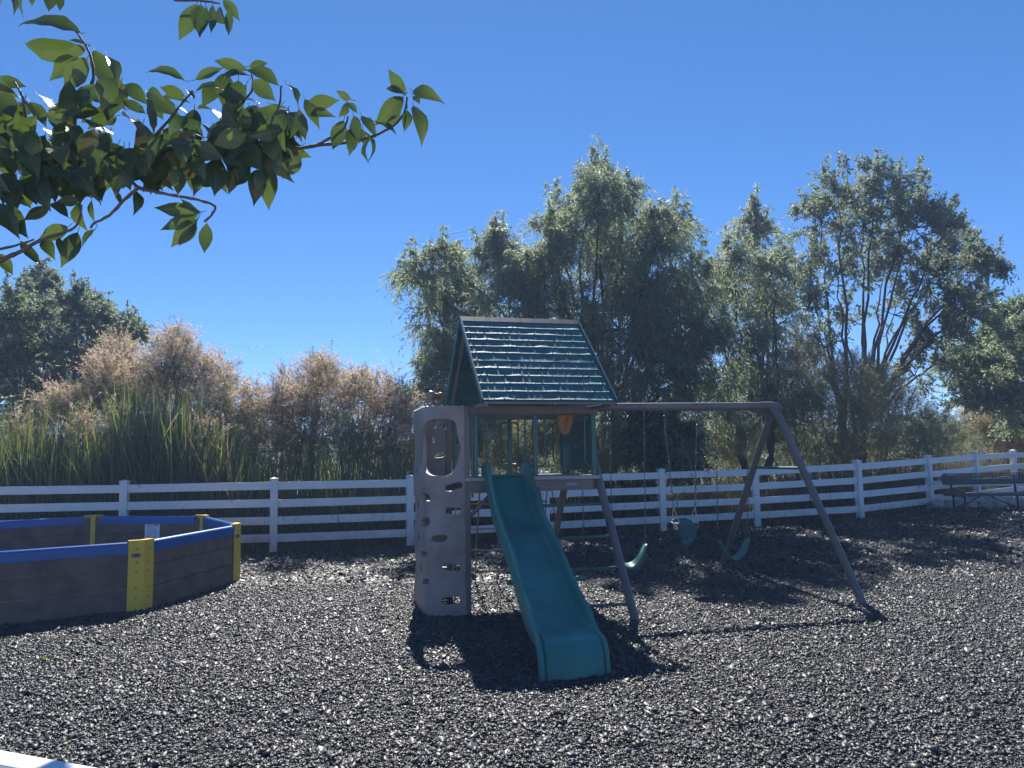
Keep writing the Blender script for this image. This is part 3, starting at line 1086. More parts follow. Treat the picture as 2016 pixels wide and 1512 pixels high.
# ------------------------------------------------------------------ swings
def chain_mesh(a, b, name, parent, m=None, link_len=0.038, rad=0.0030):
    a, b = Vector(a), Vector(b)
    L = (b - a).length
    n = max(2, int(L / (link_len * 0.78)))
    ax = (b - a).normalized()
    s1 = ax.orthogonal().normalized(); s2 = ax.cross(s1)
    ring = []
    for k in range(10):
        t = 2 * math.pi * k / 10
        ring.append((math.cos(t) * 0.0095, math.sin(t) * link_len / 2))
    VV, QQ = [], []
    for i in range(n):
        c = a + (b - a) * ((i + 0.5) / n)
        p, q_ = (s1, s2) if i % 2 else (s2, s1)
        pts = [c + p * x + ax * y for x, y in ring]
        base = len(VV)
        for k in range(10):
            tt = (pts[(k + 1) % 10] - pts[k - 1]).normalized()
            n2 = tt.cross(q_)
            for j in range(4):
                an = math.pi / 2 * j
                VV.append(pts[k] + (n2 * math.cos(an) + q_ * math.sin(an)) * rad)
        for k in range(10):
            for j in range(4):
                QQ.append((base + k * 4 + j, base + k * 4 + (j + 1) % 4, base + ((k + 1) % 10) * 4 + (j + 1) % 4, base + ((k + 1) % 10) * 4 + j))
    return link(name, np_mesh(name, np.array(VV), np.array(QQ)), m or M["zinc"], parent, smooth=True)


def solve_u(px, z, v=D / 2):
    lo, hi = 0.0, 5.0
    for _ in range(40):
        mid = (lo + hi) / 2
        if proj(PM @ Vector((mid, v, z)))[0] < px: lo = mid
        else: hi = mid
    return lo


def z_at(px, py, v=D / 2):
    u = solve_u(px, 1.0, v)
    q = PM @ Vector((u, v, 0))
    return at(px, py, q.y).z


def hook(u, v, parent, zt=HB - 0.055):
    h = MB()
    h.tube([(u, v, zt + 0.02), (u, v, zt - 0.03)], 0.007, 6)
    pts = [(u, v + 0.018 * math.sin(a), zt - 0.06 + 0.034 * math.cos(a)) for a in np.linspace(0, 6.283, 13)]
    h.tube(pts, 0.0045, 6, cap=False)
    return h.build("hook", M["zinc"], parent, 40)


def swing_root(name, u):
    r_ = empty(name, PM @ Vector((u, D / 2, 0)), TH)
    return r_


def belt_swing(name, label, pxl, pxr, pyl, pyr, low_py, tilt):
    ul, ur = solve_u(pxl[0], HB), solve_u(pxr[0], HB)
    um = (ul + ur) / 2
    root = swing_root(name, um)
    tag(root, label, "swing", "belt swings hanging from the beam")
    Lm = Vector((solve_u(pxl[1], 0.6) - um, 0.0, z_at(pxl[1], pyl)))
    Rm = Vector((solve_u(pxr[1], 0.6) - um, 0.0, z_at(pxr[1], pyr)))
    for u, e in ((ul - um, Lm), (ur - um, Rm)):
        hook(u, 0, root)
        chain_mesh((u, 0, HB - 0.145), e, "chain", root)
        tri = MB()
        for sg in (-1, 1): tri.tube([e + Vector((0, 0, 0.0)), e + Vector((0.02 * (1 if e.x < 0 else -1), 0.05 * sg, -0.045))], 0.0035, 6)
        tri.tube([e + Vector((0.02 * (1 if e.x < 0 else -1), -0.05, -0.045)), e + Vector((0.02 * (1 if e.x < 0 else -1), 0.05, -0.045))], 0.0035, 6)
        tri.build("hanger", M["zinc"], root, 40)
    low = z_at((pxl[1] + pxr[1]) / 2, low_py)
    bm_ = MB()
    n = 26
    prev = None
    for k in range(n + 1):
        f = k / n
        x = Lm.x + (Rm.x - Lm.x) * f
        s = 2 * f - 1
        zc_ = (Lm.z * (1 - f) + Rm.z * f) - 0.045
        zz = zc_ - (zc_ - low) * (1 - abs(s) ** 2.1)
        hw2 = 0.045 + 0.033 * (1 - abs(s) ** 6)
        x *= 1 - 0.06 * (1 - abs(s))
        tw = tilt * (1 - abs(s) ** 2)
        row = [bm_.bm.verts.new((x, -hw2, zz - hw2 * tw)), bm_.bm.verts.new((x, 0, zz - 0.004)), bm_.bm.verts.new((x, hw2, zz + hw2 * tw))]
        if prev:
            for j in range(2): bm_.bm.faces.new((prev[j], prev[j + 1], row[j + 1], row[j]))
        prev = row
    so_ = bm_.build("belt_seat", M["green2"], root, 60)
    sd_ = so_.modifiers.new("thick", 'SOLIDIFY'); sd_.thickness = 0.009
    return root


M["green2"] = mat("rubber_belt", (0.06, 0.20, 0.175), 0.36, 0.12, 8)
belt_swing("belt_swing", "green belt swing beside the ladder, its seat catching the sun", (1199, 1206), (1267, 1271), 1072, 1063, 1114, 0.35)
belt_swing("belt_swing", "green belt swing at the far end of the beam by the leg frame", (1408, 1414), (1471, 1472), 1056, 1051, 1098, 0.15)

# toddler bucket swing
ul, ur = solve_u(1307, HB), solve_u(1371, HB)
um = (ul + ur) / 2
bs = swing_root("bucket_swing", um)
tag(bs, "green toddler bucket swing on cream straps between the two belt swings", "swing")
ub = solve_u(1349, 0.7) - um
ztop, zbot, ztail = z_at(1349, 1026), z_at(1349, 1060), z_at(1349, 1073)
for px0, px1, sg in ((1307, 1326, -1), (1371, 1368, 1)):
    ua, ue = solve_u(px0, HB) - um, solve_u(px1, 1.0) - um
    ze = z_at(px1, 998)
    hook(ua, 0, bs)
    chain_mesh((ua, 0, HB - 0.145), (ue, 0, ze), "chain", bs)
    for k in range(3):
        chain_mesh((ua + 0.012 * (k - 1), -0.02 + 0.015 * k, HB - 0.13), (ua + 0.02 * (k - 1) + 0.01, -0.015 + 0.02 * k, HB - 0.36 - (0.14 if (px0 == 1307 and k == 1) else 0.02 * k)), "spare_chain", bs)
    st = MB()
    for vv_ in (-0.11, 0.11):
        st.tube([(ue, 0, ze), (ub + sg * 0.125, vv_, ztop - 0.02)], 0.006, 6)
    st.build("strap", M["strap"], bs, 40)
bk = MB(); bm = bk.bm
rows = []
for k in range(9):
    f = k / 8
    z = zbot + (ztop - zbot) * f
    a_, b_ = 0.125 + 0.035 * f, 0.105 + 0.03 * f
    rw = []
    for j in range(28):
        an = 2 * math.pi * j / 28
        c_, s_ = math.cos(an), math.sin(an)
        x = a_ * math.copysign(abs(c_) ** 0.7, c_); y = b_ * math.copysign(abs(s_) ** 0.7, s_)
        zz = z
        if k == 8: zz = ztop - 0.025 + 0.055 * max(0, s_) ** 1.5 - 0.02 * max(0, -s_)
        rw.append(bm.verts.new((ub + x, y, zz)))
    rows.append(rw)
for a, b in zip(rows, rows[1:]):
    for j in range(28): bm.faces.new((a[j], a[(j + 1) % 28], b[(j + 1) % 28], b[j]))
# crotch strap across the bottom
bo = bk.build("bucket", M["teal2"] if "teal2" in M else M["teal"], bs, 60)
sd_ = bo.modifiers.new("thick", 'SOLIDIFY'); sd_.thickness = 0.010
ct = MB()
prev = None
for k in range(11):
    f = k / 10
    y = -0.10 + 0.20 * f
    zz = zbot + 0.015 - (zbot - ztail + 0.015) * (1 - (2 * f - 1) ** 2)
    row = [ct.bm.verts.new((ub + x + 0.02, y, zz)) for x in (-0.035, 0.035)]
    if prev: ct.bm.faces.new((prev[0], prev[1], row[1], row[0]))
    prev = row
co = ct.build("crotch_strap", M["green2"], bs, 60)
sd_ = co.modifiers.new("thick", 'SOLIDIFY'); sd_.thickness = 0.012
for sg in (-1, 1):
    MB().box((ub + sg * 0.137 - 0.026, -0.075, ztop - 0.10), (ub + sg * 0.137 + 0.026, 0.0, ztop - 0.012), 0.012).build("hand_grip", M["strap"] if sg < 0 else M["green2"], bs)

# bar hung on chains under the deck
bar = swing_root("hanging_bar", 0.95)
tag(bar, "low horizontal green bar hung on chains under the tower deck", "swing")
zb_ = 0.28
bb = MB(); bb.tube([(-0.47, -0.4, zb_), (-0.44, -0.4, zb_), (0.44, -0.4, zb_), (0.47, -0.4, zb_)], [0.026, 0.03, 0.03, 0.026], 12)
bb.build("bar", M["green2"], bar, 40)
for px in (992, 1149):
    u = solve_u(px, 0.8, D / 2 - 0.4) - 0.95
    chain_mesh((u, -0.4, HD - 0.17), (u, -0.4, zb_ + 0.03), "chain", bar)
chain_mesh((solve_u(1088, 1.0, D / 2 - 0.2) - 0.95, -0.2, HD - 0.17), (0.16, -0.4, zb_ + 0.03), "chain", bar)

# ------------------------------------------------------------------ octagonal pit
PC = Vector((-6.534, 10.494)); PR = 2.704; PROT = -0.581
pit = empty("ball_pit", (PC.x, PC.y, 0))
tag(pit, "octagonal pit walled in dark planks with blue padded rim and yellow corner plates", "play pit")
K0 = 0.005
verts8 = [Vector((PC.x + PR * math.cos(PROT + k * math.pi / 4), PC.y + PR * math.sin(PROT + k * math.pi / 4))) for k in range(8)]
PH = 0.765


def pz(p): return K0 + 0.010 * (p.y - 9)


def pit_part(mb_obj): inv_parent(mb_obj, pit)


for k in range(8):
    a, b = verts8[k], verts8[(k + 1) % 8]
    d = (b - a); L = d.length; d.normalize()
    out = Vector((d.y, -d.x))
    if out.dot(a - PC) < 0: out = -out
    ang = math.atan2(d.y, d.x)
    za, zb2 = pz(a), pz(b)
    sl2 = math.atan2(zb2 - za, L)
    Mx = Matrix.Translation((a.x, a.y, za)) @ Matrix.Rotation(ang, 4, 'Z') @ Matrix.Rotation(-sl2, 4, 'Y')
    so_ = 1 if (Matrix.Rotation(ang, 2) @ Vector((0, 1))).dot(out) > 0 else -1
    rrp = random.Random(k)
    for j in range(3):
        h0 = -0.08 if j == 0 else 0.247 * j + 0.006
        y0, y1 = sorted((-0.004 * so_ + so_ * rrp.uniform(-.003, .003), -0.058 * so_))
        pit_part(MB().box((0.022, y0, h0), (L - 0.022, y1, 0.247 * (j + 1) + (0.0 if j < 2 else 0.006)), 0.005, Mx).build("plank", M["plank"]))
    # padded cap
    pd = MB()
    prof_ = []
    ht, th_ = PH + 0.012, 0.044
    for q_ in range(13):
        an = math.pi * q_ / 12
        prof_.append((-0.031 * so_ + th_ * math.cos(an), ht - 0.03 + 0.036 * math.sin(an)))
    prof_ = [(-0.031 * so_ + th_, ht - 0.125)] + prof_ + [(-0.031 * so_ - th_, ht - 0.125)]
    e0, e1 = 0.165, L - 0.165
    ra = [pd.bm.verts.new(Mx @ Vector((e0, y, z))) for y, z in prof_]
    rb = [pd.bm.verts.new(Mx @ Vector((e1, y, z))) for y, z in prof_]
    for q_ in range(len(prof_) - 1): pd.bm.faces.new((ra[q_], ra[q_ + 1], rb[q_ + 1], rb[q_]))
    pd.bm.faces.new(ra); pd.bm.faces.new(rb); pd.bm.faces.new((ra[0], rb[0], rb[-1], ra[-1]))
    pit_part(pd.build("rim_pad", M["bluep"], None, 50))
for k in range(8):
    c = verts8[k]
    dirs = []
    for o_ in (verts8[k - 1], verts8[(k + 1) % 8]): dirs.append((o_ - c).normalized())
    zc_ = pz(c)
    mbp = MB()
    inner = MB()
    bolts = MB(); faces = []
    for d in dirs:
        out = Vector((d.y, -d.x))
        if out.dot(c - PC) < 0: out = -out
        faces.append((d, out))
    (d0, o0), (d1, o1) = faces
    cap = (o0 + o1).normalized()
    g_ = 0.006
    pc_ = c + cap * (g_ / cap.dot(o0))
    pl_ = c + o0 * g_ + d0 * 0.165
    pr_ = c + o1 * g_ + d1 * 0.165
    pc2, pl2, pr2 = pc_ + cap * 0.0065, pl_ + o0 * 0.006, pr_ + o1 * 0.006
    pts = [pl_, pc_, pr_, pr2, pc2, pl2]
    lo = [mbp.bm.verts.new((p.x, p.y, zc_ - 0.10)) for p in pts]
    hi = [mbp.bm.verts.new((p.x, p.y, zc_ + PH + 0.028)) for p in pts]
    for q_ in range(6): mbp.bm.faces.new((lo[q_], lo[(q_ + 1) % 6], hi[(q_ + 1) % 6], hi[q_]))
    mbp.bm.faces.new((hi[0], hi[1], hi[4], hi[5])); mbp.bm.faces.new((hi[1], hi[2], hi[3], hi[4]))
    # top flange
    fl = [pl2, pc2, pr2, pr2 - o1 * 0.075, c - cap * 0.075, pl2 - o0 * 0.075]
    f1 = [mbp.bm.verts.new((p.x, p.y, zc_ + PH + 0.0285)) for p in fl]
    f2_ = [mbp.bm.verts.new((p.x, p.y, zc_ + PH + 0.0345)) for p in fl]
    for q_ in range(6): mbp.bm.faces.new((f1[q_], f1[(q_ + 1) % 6], f2_[(q_ + 1) % 6], f2_[q_]))
    for f_ in (f1, f2_):
        mbp.bm.faces.new((f_[0], f_[1], f_[4], f_[5])); mbp.bm.faces.new((f_[1], f_[2], f_[3], f_[4]))
    cp = mbp.build("corner_plate", M["yellow"])
    pit_part(cp)
    for si, (d, o_) in enumerate(faces):
        for z in (0.70, 0.55, 0.44, 0.26, 0.15, 0.02):
            p = c + d * (0.075) + o_ * 0.0122
            bolts.tube([(p.x, p.y, zc_ + z), (p.x + o_.x * 0.006, p.y + o_.y * 0.006, zc_ + z)], [0.0115, 0.008], 8)
    bo2 = bolts.build("bolt", M["plate"], None, 40)
    bo2.parent = cp; bo2.matrix_parent_inverse = Matrix.Identity(4)
    # inner corner strip
    si_ = -cap
    tng = Vector((-cap.y, cap.x))
    ic = c - cap * 0.080
    q4 = [ic + tng * 0.036, ic - tng * 0.036, ic - tng * 0.036 - cap * 0.006, ic + tng * 0.036 - cap * 0.006]
    lo = [inner.bm.verts.new((p.x, p.y, zc_ - 0.05)) for p in q4]
    hi = [inner.bm.verts.new((p.x, p.y, zc_ + PH + 0.026)) for p in q4]
    for q_ in range(4): inner.bm.faces.new((lo[q_], lo[(q_ + 1) % 4], hi[(q_ + 1) % 4], hi[q_]))
    inner.bm.faces.new(hi)
    pit_part(inner.build("inner_strip", M["yellow"]))
    # small grey plate on the left face of each outside corner
    d, o_ = faces[0] if k == 0 else faces[1] if False else faces[0]
    p = c + d * 0.085 + o_ * 0.0125
    fr_ = ((p.x, p.y, zc_ + 0.628), (d.x, d.y, 0), (0, 0, 1), (o_.x, o_.y, 0))
    pt_ = MB().prism([(-0.047, -0.023), (0.047, -0.023), (0.047, 0.023), (-0.047, 0.023)], fr_, 0.003).build("name_plate", M["plate"])
    pt_.parent = cp
    t_ = MB()
    pq = Vector(fr_[0]) + Vector(fr_[3]) * 0.0031
    fr2 = (pq, fr_[1], fr_[2], fr_[3])
    t_.prism([(-0.026, -0.011), (0.018, -0.011), (0.026, 0.003), (0.018, 0.011), (-0.026, 0.011)], fr2, 0.0008)
    o2 = t_.build("plate_mark", M["ink"]); o2.parent = cp
# children of a child: move corner plates' kids with identity inverse
bpy.context.view_layer.update()
for o in list(COL.objects):
    if o.parent and o.parent.name.startswith("corner_plate"):
        o.matrix_parent_inverse = o.parent.matrix_world.inverted()

# rules placard on the inside of the far wall
a, b = verts8[2], verts8[3]
d = (b - a).normalized()
inn = Vector((d.y, -d.x))
if inn.dot(PC - a) < 0: inn = -inn
best = min(np.linspace(0, 1, 400), key=lambda f: abs(proj(Vector((*(a + (b - a) * f + inn * 0.07), 0.5)))[0] - 299))
p = a + (b - a) * best + inn * 0.066
xr = Vector((-inn.y, inn.x, 0)); 
if xr.x < 0: xr = -xr
zt = at(299, 1027.5, p.y).z
sg_ = empty("placard", (p.x, p.y, zt - 0.42))
tag(sg_, "white printed placard with clipped corners inside the pit wall", "sign")
sx = 0.138
pol = [(-sx * .72, 0), (sx * .72, 0), (sx, -.055), (sx, -.15), (sx * .93, -.175), (sx, -.20), (sx, -.42), (-sx, -.42), (-sx, -.20), (-sx * .93, -.175), (-sx, -.15), (-sx, -.055)]
nv = Vector((inn.x, inn.y, 0))
org = Vector((p.x, p.y, zt))
o = MB().prism(pol, (org, xr, (0, 0, 1), nv), 0.004).build("board", M["sign"]); inv_parent(o, sg_)
t = MB()
fo = org + nv * 0.0042
rl = random.Random(5)
def rect(x0, x1, z0, z1): t.prism([(x0, z0), (x1, z0), (x1, z1), (x0, z1)], (fo, xr, (0, 0, 1), nv), 0.0005)
lx = -0.095
for k in range(16):
    x = lx + rl.uniform(0, 0.082); z = -0.075 + rl.uniform(0, 0.052)
    w_, h_ = rl.uniform(0.008, 0.026), rl.uniform(0.004, 0.009)
    t.prism([(x, z), (x + w_, z + rl.uniform(-.004, .004)), (x + w_, z + h_), (x, z + h_)], (fo + nv * 0.0006 * k, xr, (0, 0, 1), nv), 0.0005)
for k in range(5): rect(0.014 + k * 0.0165, 0.014 + k * 0.0165 + 0.0125, -0.064, -0.046 + (0.004 if k > 2 else 0))
o = t.build("heading_print", M["ink"]); inv_parent(o, sg_)
t = MB()
for k in range(11):
    z = -0.105 - k * 0.026
    x = -0.092
    while x < 0.085:
        l_ = rl.uniform(0.02, 0.06); rect(x, min(0.092, x + l_), z, z + 0.008); x += l_ + 0.007
    
o = t.build("rule_lines", M["ink2"]); inv_parent(o, sg_)

# ------------------------------------------------------------------ bench and stones
by = 17.3
bl = at(1877, 1003, by)
gzb = gz(bl.x, by)
be = empty("park_bench", (bl.x, by, gzb))
tag(be, "dark green perforated metal bench seen from behind at the right edge", "bench")
LBN = 1.86
x0b = -0.22
zt_, zs_ = at(1877, 932, by).z - gzb, at(1877, 971, by).z - gzb


def perf_panel(x0, x1, z0, z1, y, horizontal=False):
    """mesh panel with square openings as one grid of bars"""
    m = MB()
    st = 0.034
    def bx(a0, a1, b0, b1, t=0.004):
        if horizontal: m.box((a0, b0, y - t), (a1, b1, y + t), 0)
        else: m.box((a0, y - t, b0), (a1, y + t, b1), 0)
    n = int((x1 - x0) / st)
    for k in range(1, n): bx(x0 + k * st - 0.008, x0 + k * st + 0.008, z0, z1)
    n2 = int((z1 - z0) / st)
    for k in range(1, n2): bx(x0, x1, z0 + k * st - 0.008, z0 + k * st + 0.008, 0.0035)
    return m


hz = 0.255
bk_ = perf_panel(x0b + 0.05, x0b + LBN - 0.05, zt_ - hz * 0.52, zt_ - 0.012, 0.0)
bk_.box((x0b + 0.04, -0.012, zt_ - hz), (x0b + LBN - 0.04, 0.012, zt_ - hz * 0.52), 0.004)
bk_.box((x0b + 0.04, -0.016, zt_ - 0.014), (x0b + LBN - 0.04, 0.016, zt_), 0.006)
for xe, sg in ((x0b + 0.12, -1), (x0b + LBN - 0.12, 1)):
    rr_ = hz / 2
    poly = [(0, -rr_)] + [(sg * (0.03 + 0.09 * math.cos(a)), math.copysign(rr_ - 0.09 + 0.09 * abs(math.sin(a)), math.sin(a))) for a in np.linspace(-math.pi / 2, math.pi / 2, 15)] + [(0, rr_)]
    bk_.prism(poly, ((xe, 0.018, zt_ - rr_), (1, 0, 0), (0, 0, 1), (0, -1, 0)), 0.036)
o = bk_.build("backrest", M["bench"], be)
st_ = perf_panel(x0b, x0b + LBN, -0.05, -0.48, zs_, True) if False else perf_panel(x0b + 0.02, x0b + LBN - 0.02, -0.50, -0.06, zs_, True)
st_.box((x0b, -0.06, zs_ - 0.055), (x0b + LBN, -0.035, zs_ + 0.004), 0.006)
st_.box((x0b, -0.53, zs_ - 0.055), (x0b + LBN, -0.505, zs_ + 0.004), 0.006)
st_.build("seat", M["bench"], be)
for x in (0.0, 1.42):
    lg = MB()
    lg.tube([(x, 0.025, zt_ - 0.06), (x, 0.02, zs_ + 0.02), (x + 0.01, -0.02, zs_ - 0.10), (x + 0.015, -0.02, -0.08)], 0.026, 8)
    lg.tube([(x + 0.01, -0.02, zs_ - 0.062), (x + 0.01, -0.45, zs_ - 0.062), (x + 0.01, -0.47, -0.08)], 0.024, 8)
    lg.build("leg", M["black"], be, 50)
brc = MB()
brc.tube([(0.03, -0.02, 0.02), (0.20, -0.03, 0.09), (0.44, -0.04, 0.19), (0.60, -0.04, zs_ - 0.055), (0.71, -0.04, zs_ - 0.045), (0.82, -0.04, zs_ - 0.055), (0.98, -0.04, 0.19), (1.22, -0.03, 0.09), (1.40, -0.02, 0.02)], 0.013, 8)
brc.build("brace", M["black"], be, 50)

rs = random.Random(11)
for k, (px, py, sz) in enumerate([(1846, 1000, .17), (1872, 996, .13), (1897, 998, .20), (1925, 995, .24), (1954, 996, .22), (1981, 995, .20), (2005, 997, .22), (2030, 995, .2), (1912, 1003, .12), (1942, 1004, .13), (1968, 1003, .12)]):
    Y = 17.85 if k < 8 else 17.55
    p = at(px, py, Y)
    m = MB()
    q = bmesh.ops.create_icosphere(m.bm, subdivisions=3, radius=1.0)
    for v in q["verts"]:
        n_ = noise.noise(v.co * 1.3 + Vector((k * 7, 0, 0))) * 0.35 + noise.noise(v.co * 3 + Vector((k * 7, 3, 0))) * 0.12
        v.co *= 1 + n_
        v.co = Vector((v.co.x * sz * 1.25, v.co.y * sz * .9, v.co.z * sz * 0.72))
    o = m.build("boulder", M["stone"], None, 35)
    o.location = (p.x, Y, gz(p.x, Y) + sz * 0.35)
    tag(o, "pale rough boulder in the low row of stones behind the bench", "boulder", "row of pale boulders behind the bench")

# ------------------------------------------------------------------ vegetation
def unit(a):
    return a / np.maximum(1e-9, np.linalg.norm(a, axis=-1, keepdims=True))


def rnd_dir(r, n):
    return unit(r.normal(0, 1, (n, 3)))


def leaf_quads(B, Dr, L, Wd, r, Nrm=None, mid=0.42):
    n = len(B)
    if Nrm is None: Nrm = rnd_dir(r, n)
    side = unit(np.cross(Dr, Nrm))
    nn_ = np.cross(side, Dr)
    L = L[:, None]; Wd = Wd[:, None]
    a = B; c = B + Dr * L
    m_ = B + Dr * L * mid + nn_ * L * 0.10
    b = m_ + side * Wd / 2; d = m_ - side * Wd / 2
    V = np.stack([a, b, c, d], 1).reshape(-1, 3)
    return V, np.arange(4 * n).reshape(-1, 4)


def strips(P0, P1, Wd, r):
    """thin quads from P0 to P1"""
    n = len(P0)
    d = unit(P1 - P0)
    s = unit(np.cross(d, rnd_dir(r, n))) * (Wd[:, None] / 2)
    V = np.stack([P0 - s, P0 + s, P1 + s * 0.5, P1 - s * 0.5], 1).reshape(-1, 3)
    return V, np.arange(4 * n).reshape(-1, 4)


def bez(a, b, c, n):
    return [a * (1 - t) ** 2 + b * 2 * t * (1 - t) + c * t * t for t in np.linspace(0, 1, n)]


def wobble(pts, amp, rr):
    ph = rr.uniform(0, 50)
    out = []
    for i, p in enumerate(pts):
        f = min(i, len(pts) - 1 - i) / len(pts)
        out.append(p + Vector((noise.noise((i * 0.6, ph, 0)), noise.noise((i * 0.6, ph, 5)), noise.noise((i * 0.6, ph, 9)))) * amp * min(1, f * 5))
    return out


def tree(name, label, cat, group, base, fork_h, clumps, leafm, seed, leaf=(0.10, 0.018), droop=0.6, dens=1.0, trunk_r=0.16, up_shoots=1.0, tw_len=0.42, stems=1, nleaf=14, squash=1.0, shoot_len=0.55):
    r = np.random.default_rng(seed); rr = random.Random(seed)
    base = Vector(base); base.z = gz(base.x, base.y) - 0.1
    root = empty(name, base)
    tag(root, label, cat, group)
    tk = MB()
    forks = []
    for s in range(stems):
        f = base + Vector((rr.uniform(-.5, .5) * (stems > 1), rr.uniform(-.4, .4) * (stems > 1), fork_h * rr.uniform(0.85, 1.1)))
        b0 = base + Vector((rr.uniform(-.2, .2), rr.uniform(-.2, .2), 0)) * (stems > 1)
        pts = wobble(bez(b0, (b0 + f) / 2 + Vector((rr.uniform(-.15, .15), 0, 0)), f, 7), 0.10, rr)
        tk.tube(pts, [trunk_r * (1.15 - 0.4 * i / 6) for i in range(7)], 9)
        forks.append(f)
    T0, TD, TL = [], [], []
    top = max(c[1] for c in [(0, at(q[0], q[1], q[2]).z) for q in clumps])
    for q in clumps:
        px, py, Y, rp = q[:4]
        dk_ = q[4] if len(q) > 4 else 1.0
        c = at(px, py, Y); rad = rp / 1514 * Y
        f = min(forks, key=lambda k_: abs(k_.x - c.x) + rr.uniform(0, .4))
        st0 = f
        mid_ = st0.lerp(c, 0.5) + Vector((0, 0, 0.25 * (c - st0).length * (0.6 if c.z > st0.z else 1.0)))
        mid_ += Vector((rr.uniform(-.25, .25), rr.uniform(-.3, .3), 0))
        pts = wobble(bez(st0, mid_, c, 12), 0.16, rr)
        rb = trunk_r * 0.36
        tk.tube(pts, [rb * (1 - i / 11) ** 0.9 + 0.008 for i in range(12)], 6)
        nb = max(6, int(24 * rad * rad * dens * dk_ + 8))
        C = np.array(c)
        dirs = unit(r.normal(0, 1, (nb, 3)) * np.array([1, 0.9, 0.9]) + np.array([0, 0, 0.25]))
        ln = rad * (0.55 + 0.55 * r.random(nb))
        E_ = C + dirs * ln[:, None] * np.array([1, 1, squash])
        for k in range(nb):
            e = Vector(E_[k]); m2 = c.lerp(e, 0.5) + Vector((0, 0, 0.12 * ln[k]))
            if k % 2 == 0: tk.tube(bez(c, m2, e, 4), [0.016, 0.012, 0.009, 0.004], 4, cap=False)
            nt_ = max(6, int(22 * dens * dk_))
            ts = 1.05 - 0.75 * r.random(nt_) ** 1.5
            st_p = C + (E_[k] - C) * ts[:, None] + np.array([0, 0, 0.10 * ln[k]]) * (ts * (1 - ts) * 4)[:, None] + r.normal(0, 0.045 * rad, (nt_, 3))
            T0.append(st_p)
            TD.append(unit(dirs[k] * 0.6 + r.normal(0, 0.7, (nt_, 3)) + np.array([0, 0, 0.15])))
            TL.append(tw_len * (0.6 + 0.8 * r.random(nt_)))
        # upright shoots from the upper side
        ns_ = int(7 * up_shoots * rad + 1)
        dd_ = unit(r.normal(0, 0.55, (ns_, 3)) + np.array([0, 0, 1.0]))
        s0 = C + dd_ * rad * 0.75
        for k in range(ns_):
            sl_n = shoot_len * (0.4 + 0.8 * r.random())
            u_ = unit(dd_[k] * 0.35 + np.array([0, 0, 1.0]) + r.normal(0, 0.12, 3))
            nn2 = 7
            tt = np.linspace(0.0, 1.0, nn2)
            T0.append(s0[k] + u_ * (sl_n * tt)[:, None])
            TD.append(unit(u_ * 0.7 + r.normal(0, 0.55, (nn2, 3))))
            TL.append(np.full(nn2, tw_len * 0.45) * (1.15 - 0.6 * tt))
            tk.tube([Vector(s0[k]), Vector(s0[k] + u_ * sl_n)], [0.008, 0.003], 3, cap=False)
    T0, TD, TL = np.concatenate(T0), np.concatenate(TD), np.concatenate(TL)
    n = len(T0)
    Bs, Ds = [], []
    for j in range(nleaf):
        t = (j + 0.6 * r.random(n)) / nleaf
        pos = T0 + TD * (TL * t)[:, None] + np.array([0, 0, -1.0]) * (droop * TL * t * t * 0.6)[:, None]
        pos = pos + r.normal(0, 0.012, (n, 3))
        dr = unit(TD * 0.8 + r.normal(0, 0.62, (n, 3)) + np.array([0, 0, -droop * 0.9]))
        Bs.append(pos); Ds.append(dr)
    Bs, Ds = np.concatenate(Bs), np.concatenate(Ds)
    k = len(Bs)
    V, Q = leaf_quads(Bs, Ds, leaf[0] * (0.6 + 0.7 * r.random(k)), leaf[1] * (0.7 + 0.6 * r.random(k)), r)
    o = link("crown", np_mesh("crown", V, Q), leafm)
    inv_parent(o, root)
    P1 = T0 + TD * TL[:, None] * 0.9 + np.array([0, 0, -1.0]) * (droop * TL * 0.45)[:, None]
    V, Q = strips(T0, P1, np.full(n, 0.006), r)
    o2 = tk.build("trunk", M["bark"], None, 60)
    inv_parent(o2, root)
    o3 = link("twigs", np_mesh("twigs", V, Q), M["bark"])
    inv_parent(o3, root)
    return root, k


def jit(cl, seed, sp=1.6):
    r_ = random.Random(seed)
    return [(c[0], c[1], c[2] + r_.uniform(-sp, sp), *c[3:]) for c in cl]


GT = "trees standing beyond the white fence"
nl = 0
Yc = 18.6
willow = [(828, 560, 48, .7), (800, 545, 22, .6), (890, 545, 52), (868, 510, 30, .7), (975, 520, 50), (978, 480, 32, .7), (870, 640, 50), (930, 620, 65), (1005, 600, 65), (1035, 540, 40, .7), (870, 715, 50), (838, 765, 36, .7), (895, 740, 55),
          (1180, 385, 48, .8), (1178, 345, 28, .7), (1225, 400, 44, .8), (1150, 455, 62), (1228, 460, 66), (1100, 430, 45, .8), (1080, 480, 45), (1298, 470, 55), (1330, 445, 36, .7), (1185, 540, 85), (1082, 545, 60), (1285, 555, 80), (1125, 640, 80), (1045, 660, 60),
          (1225, 650, 95), (1330, 635, 80), (1375, 560, 50), (1300, 750, 90), (1215, 770, 80), (1390, 700, 80), (1380, 800, 80), (1240, 870, 60), (1330, 880, 60), (1150, 850, 62), (1060, 850, 55), (975, 850, 60), (900, 820, 45)]
t_, k = tree("willow_tree", "tall grey-green willow directly behind the play tower roof", "tree", GT, at(1190, 1000, Yc), 2.0, jit([(c[0], c[1], Yc, *c[2:]) for c in willow], 1), M["willow"], 21, (0.15, 0.028), 1.15, 0.74, 0.13, 1.5, 0.52, 4)
nl += k
mid_t = [(1485, 465, 40, .8), (1490, 430, 24, .6), (1440, 515, 45, .8), (1520, 540, 50), (1420, 555, 35, .7), (1465, 600, 65), (1530, 640, 60), (1500, 715, 70), (1440, 770, 62), (1520, 800, 70)]
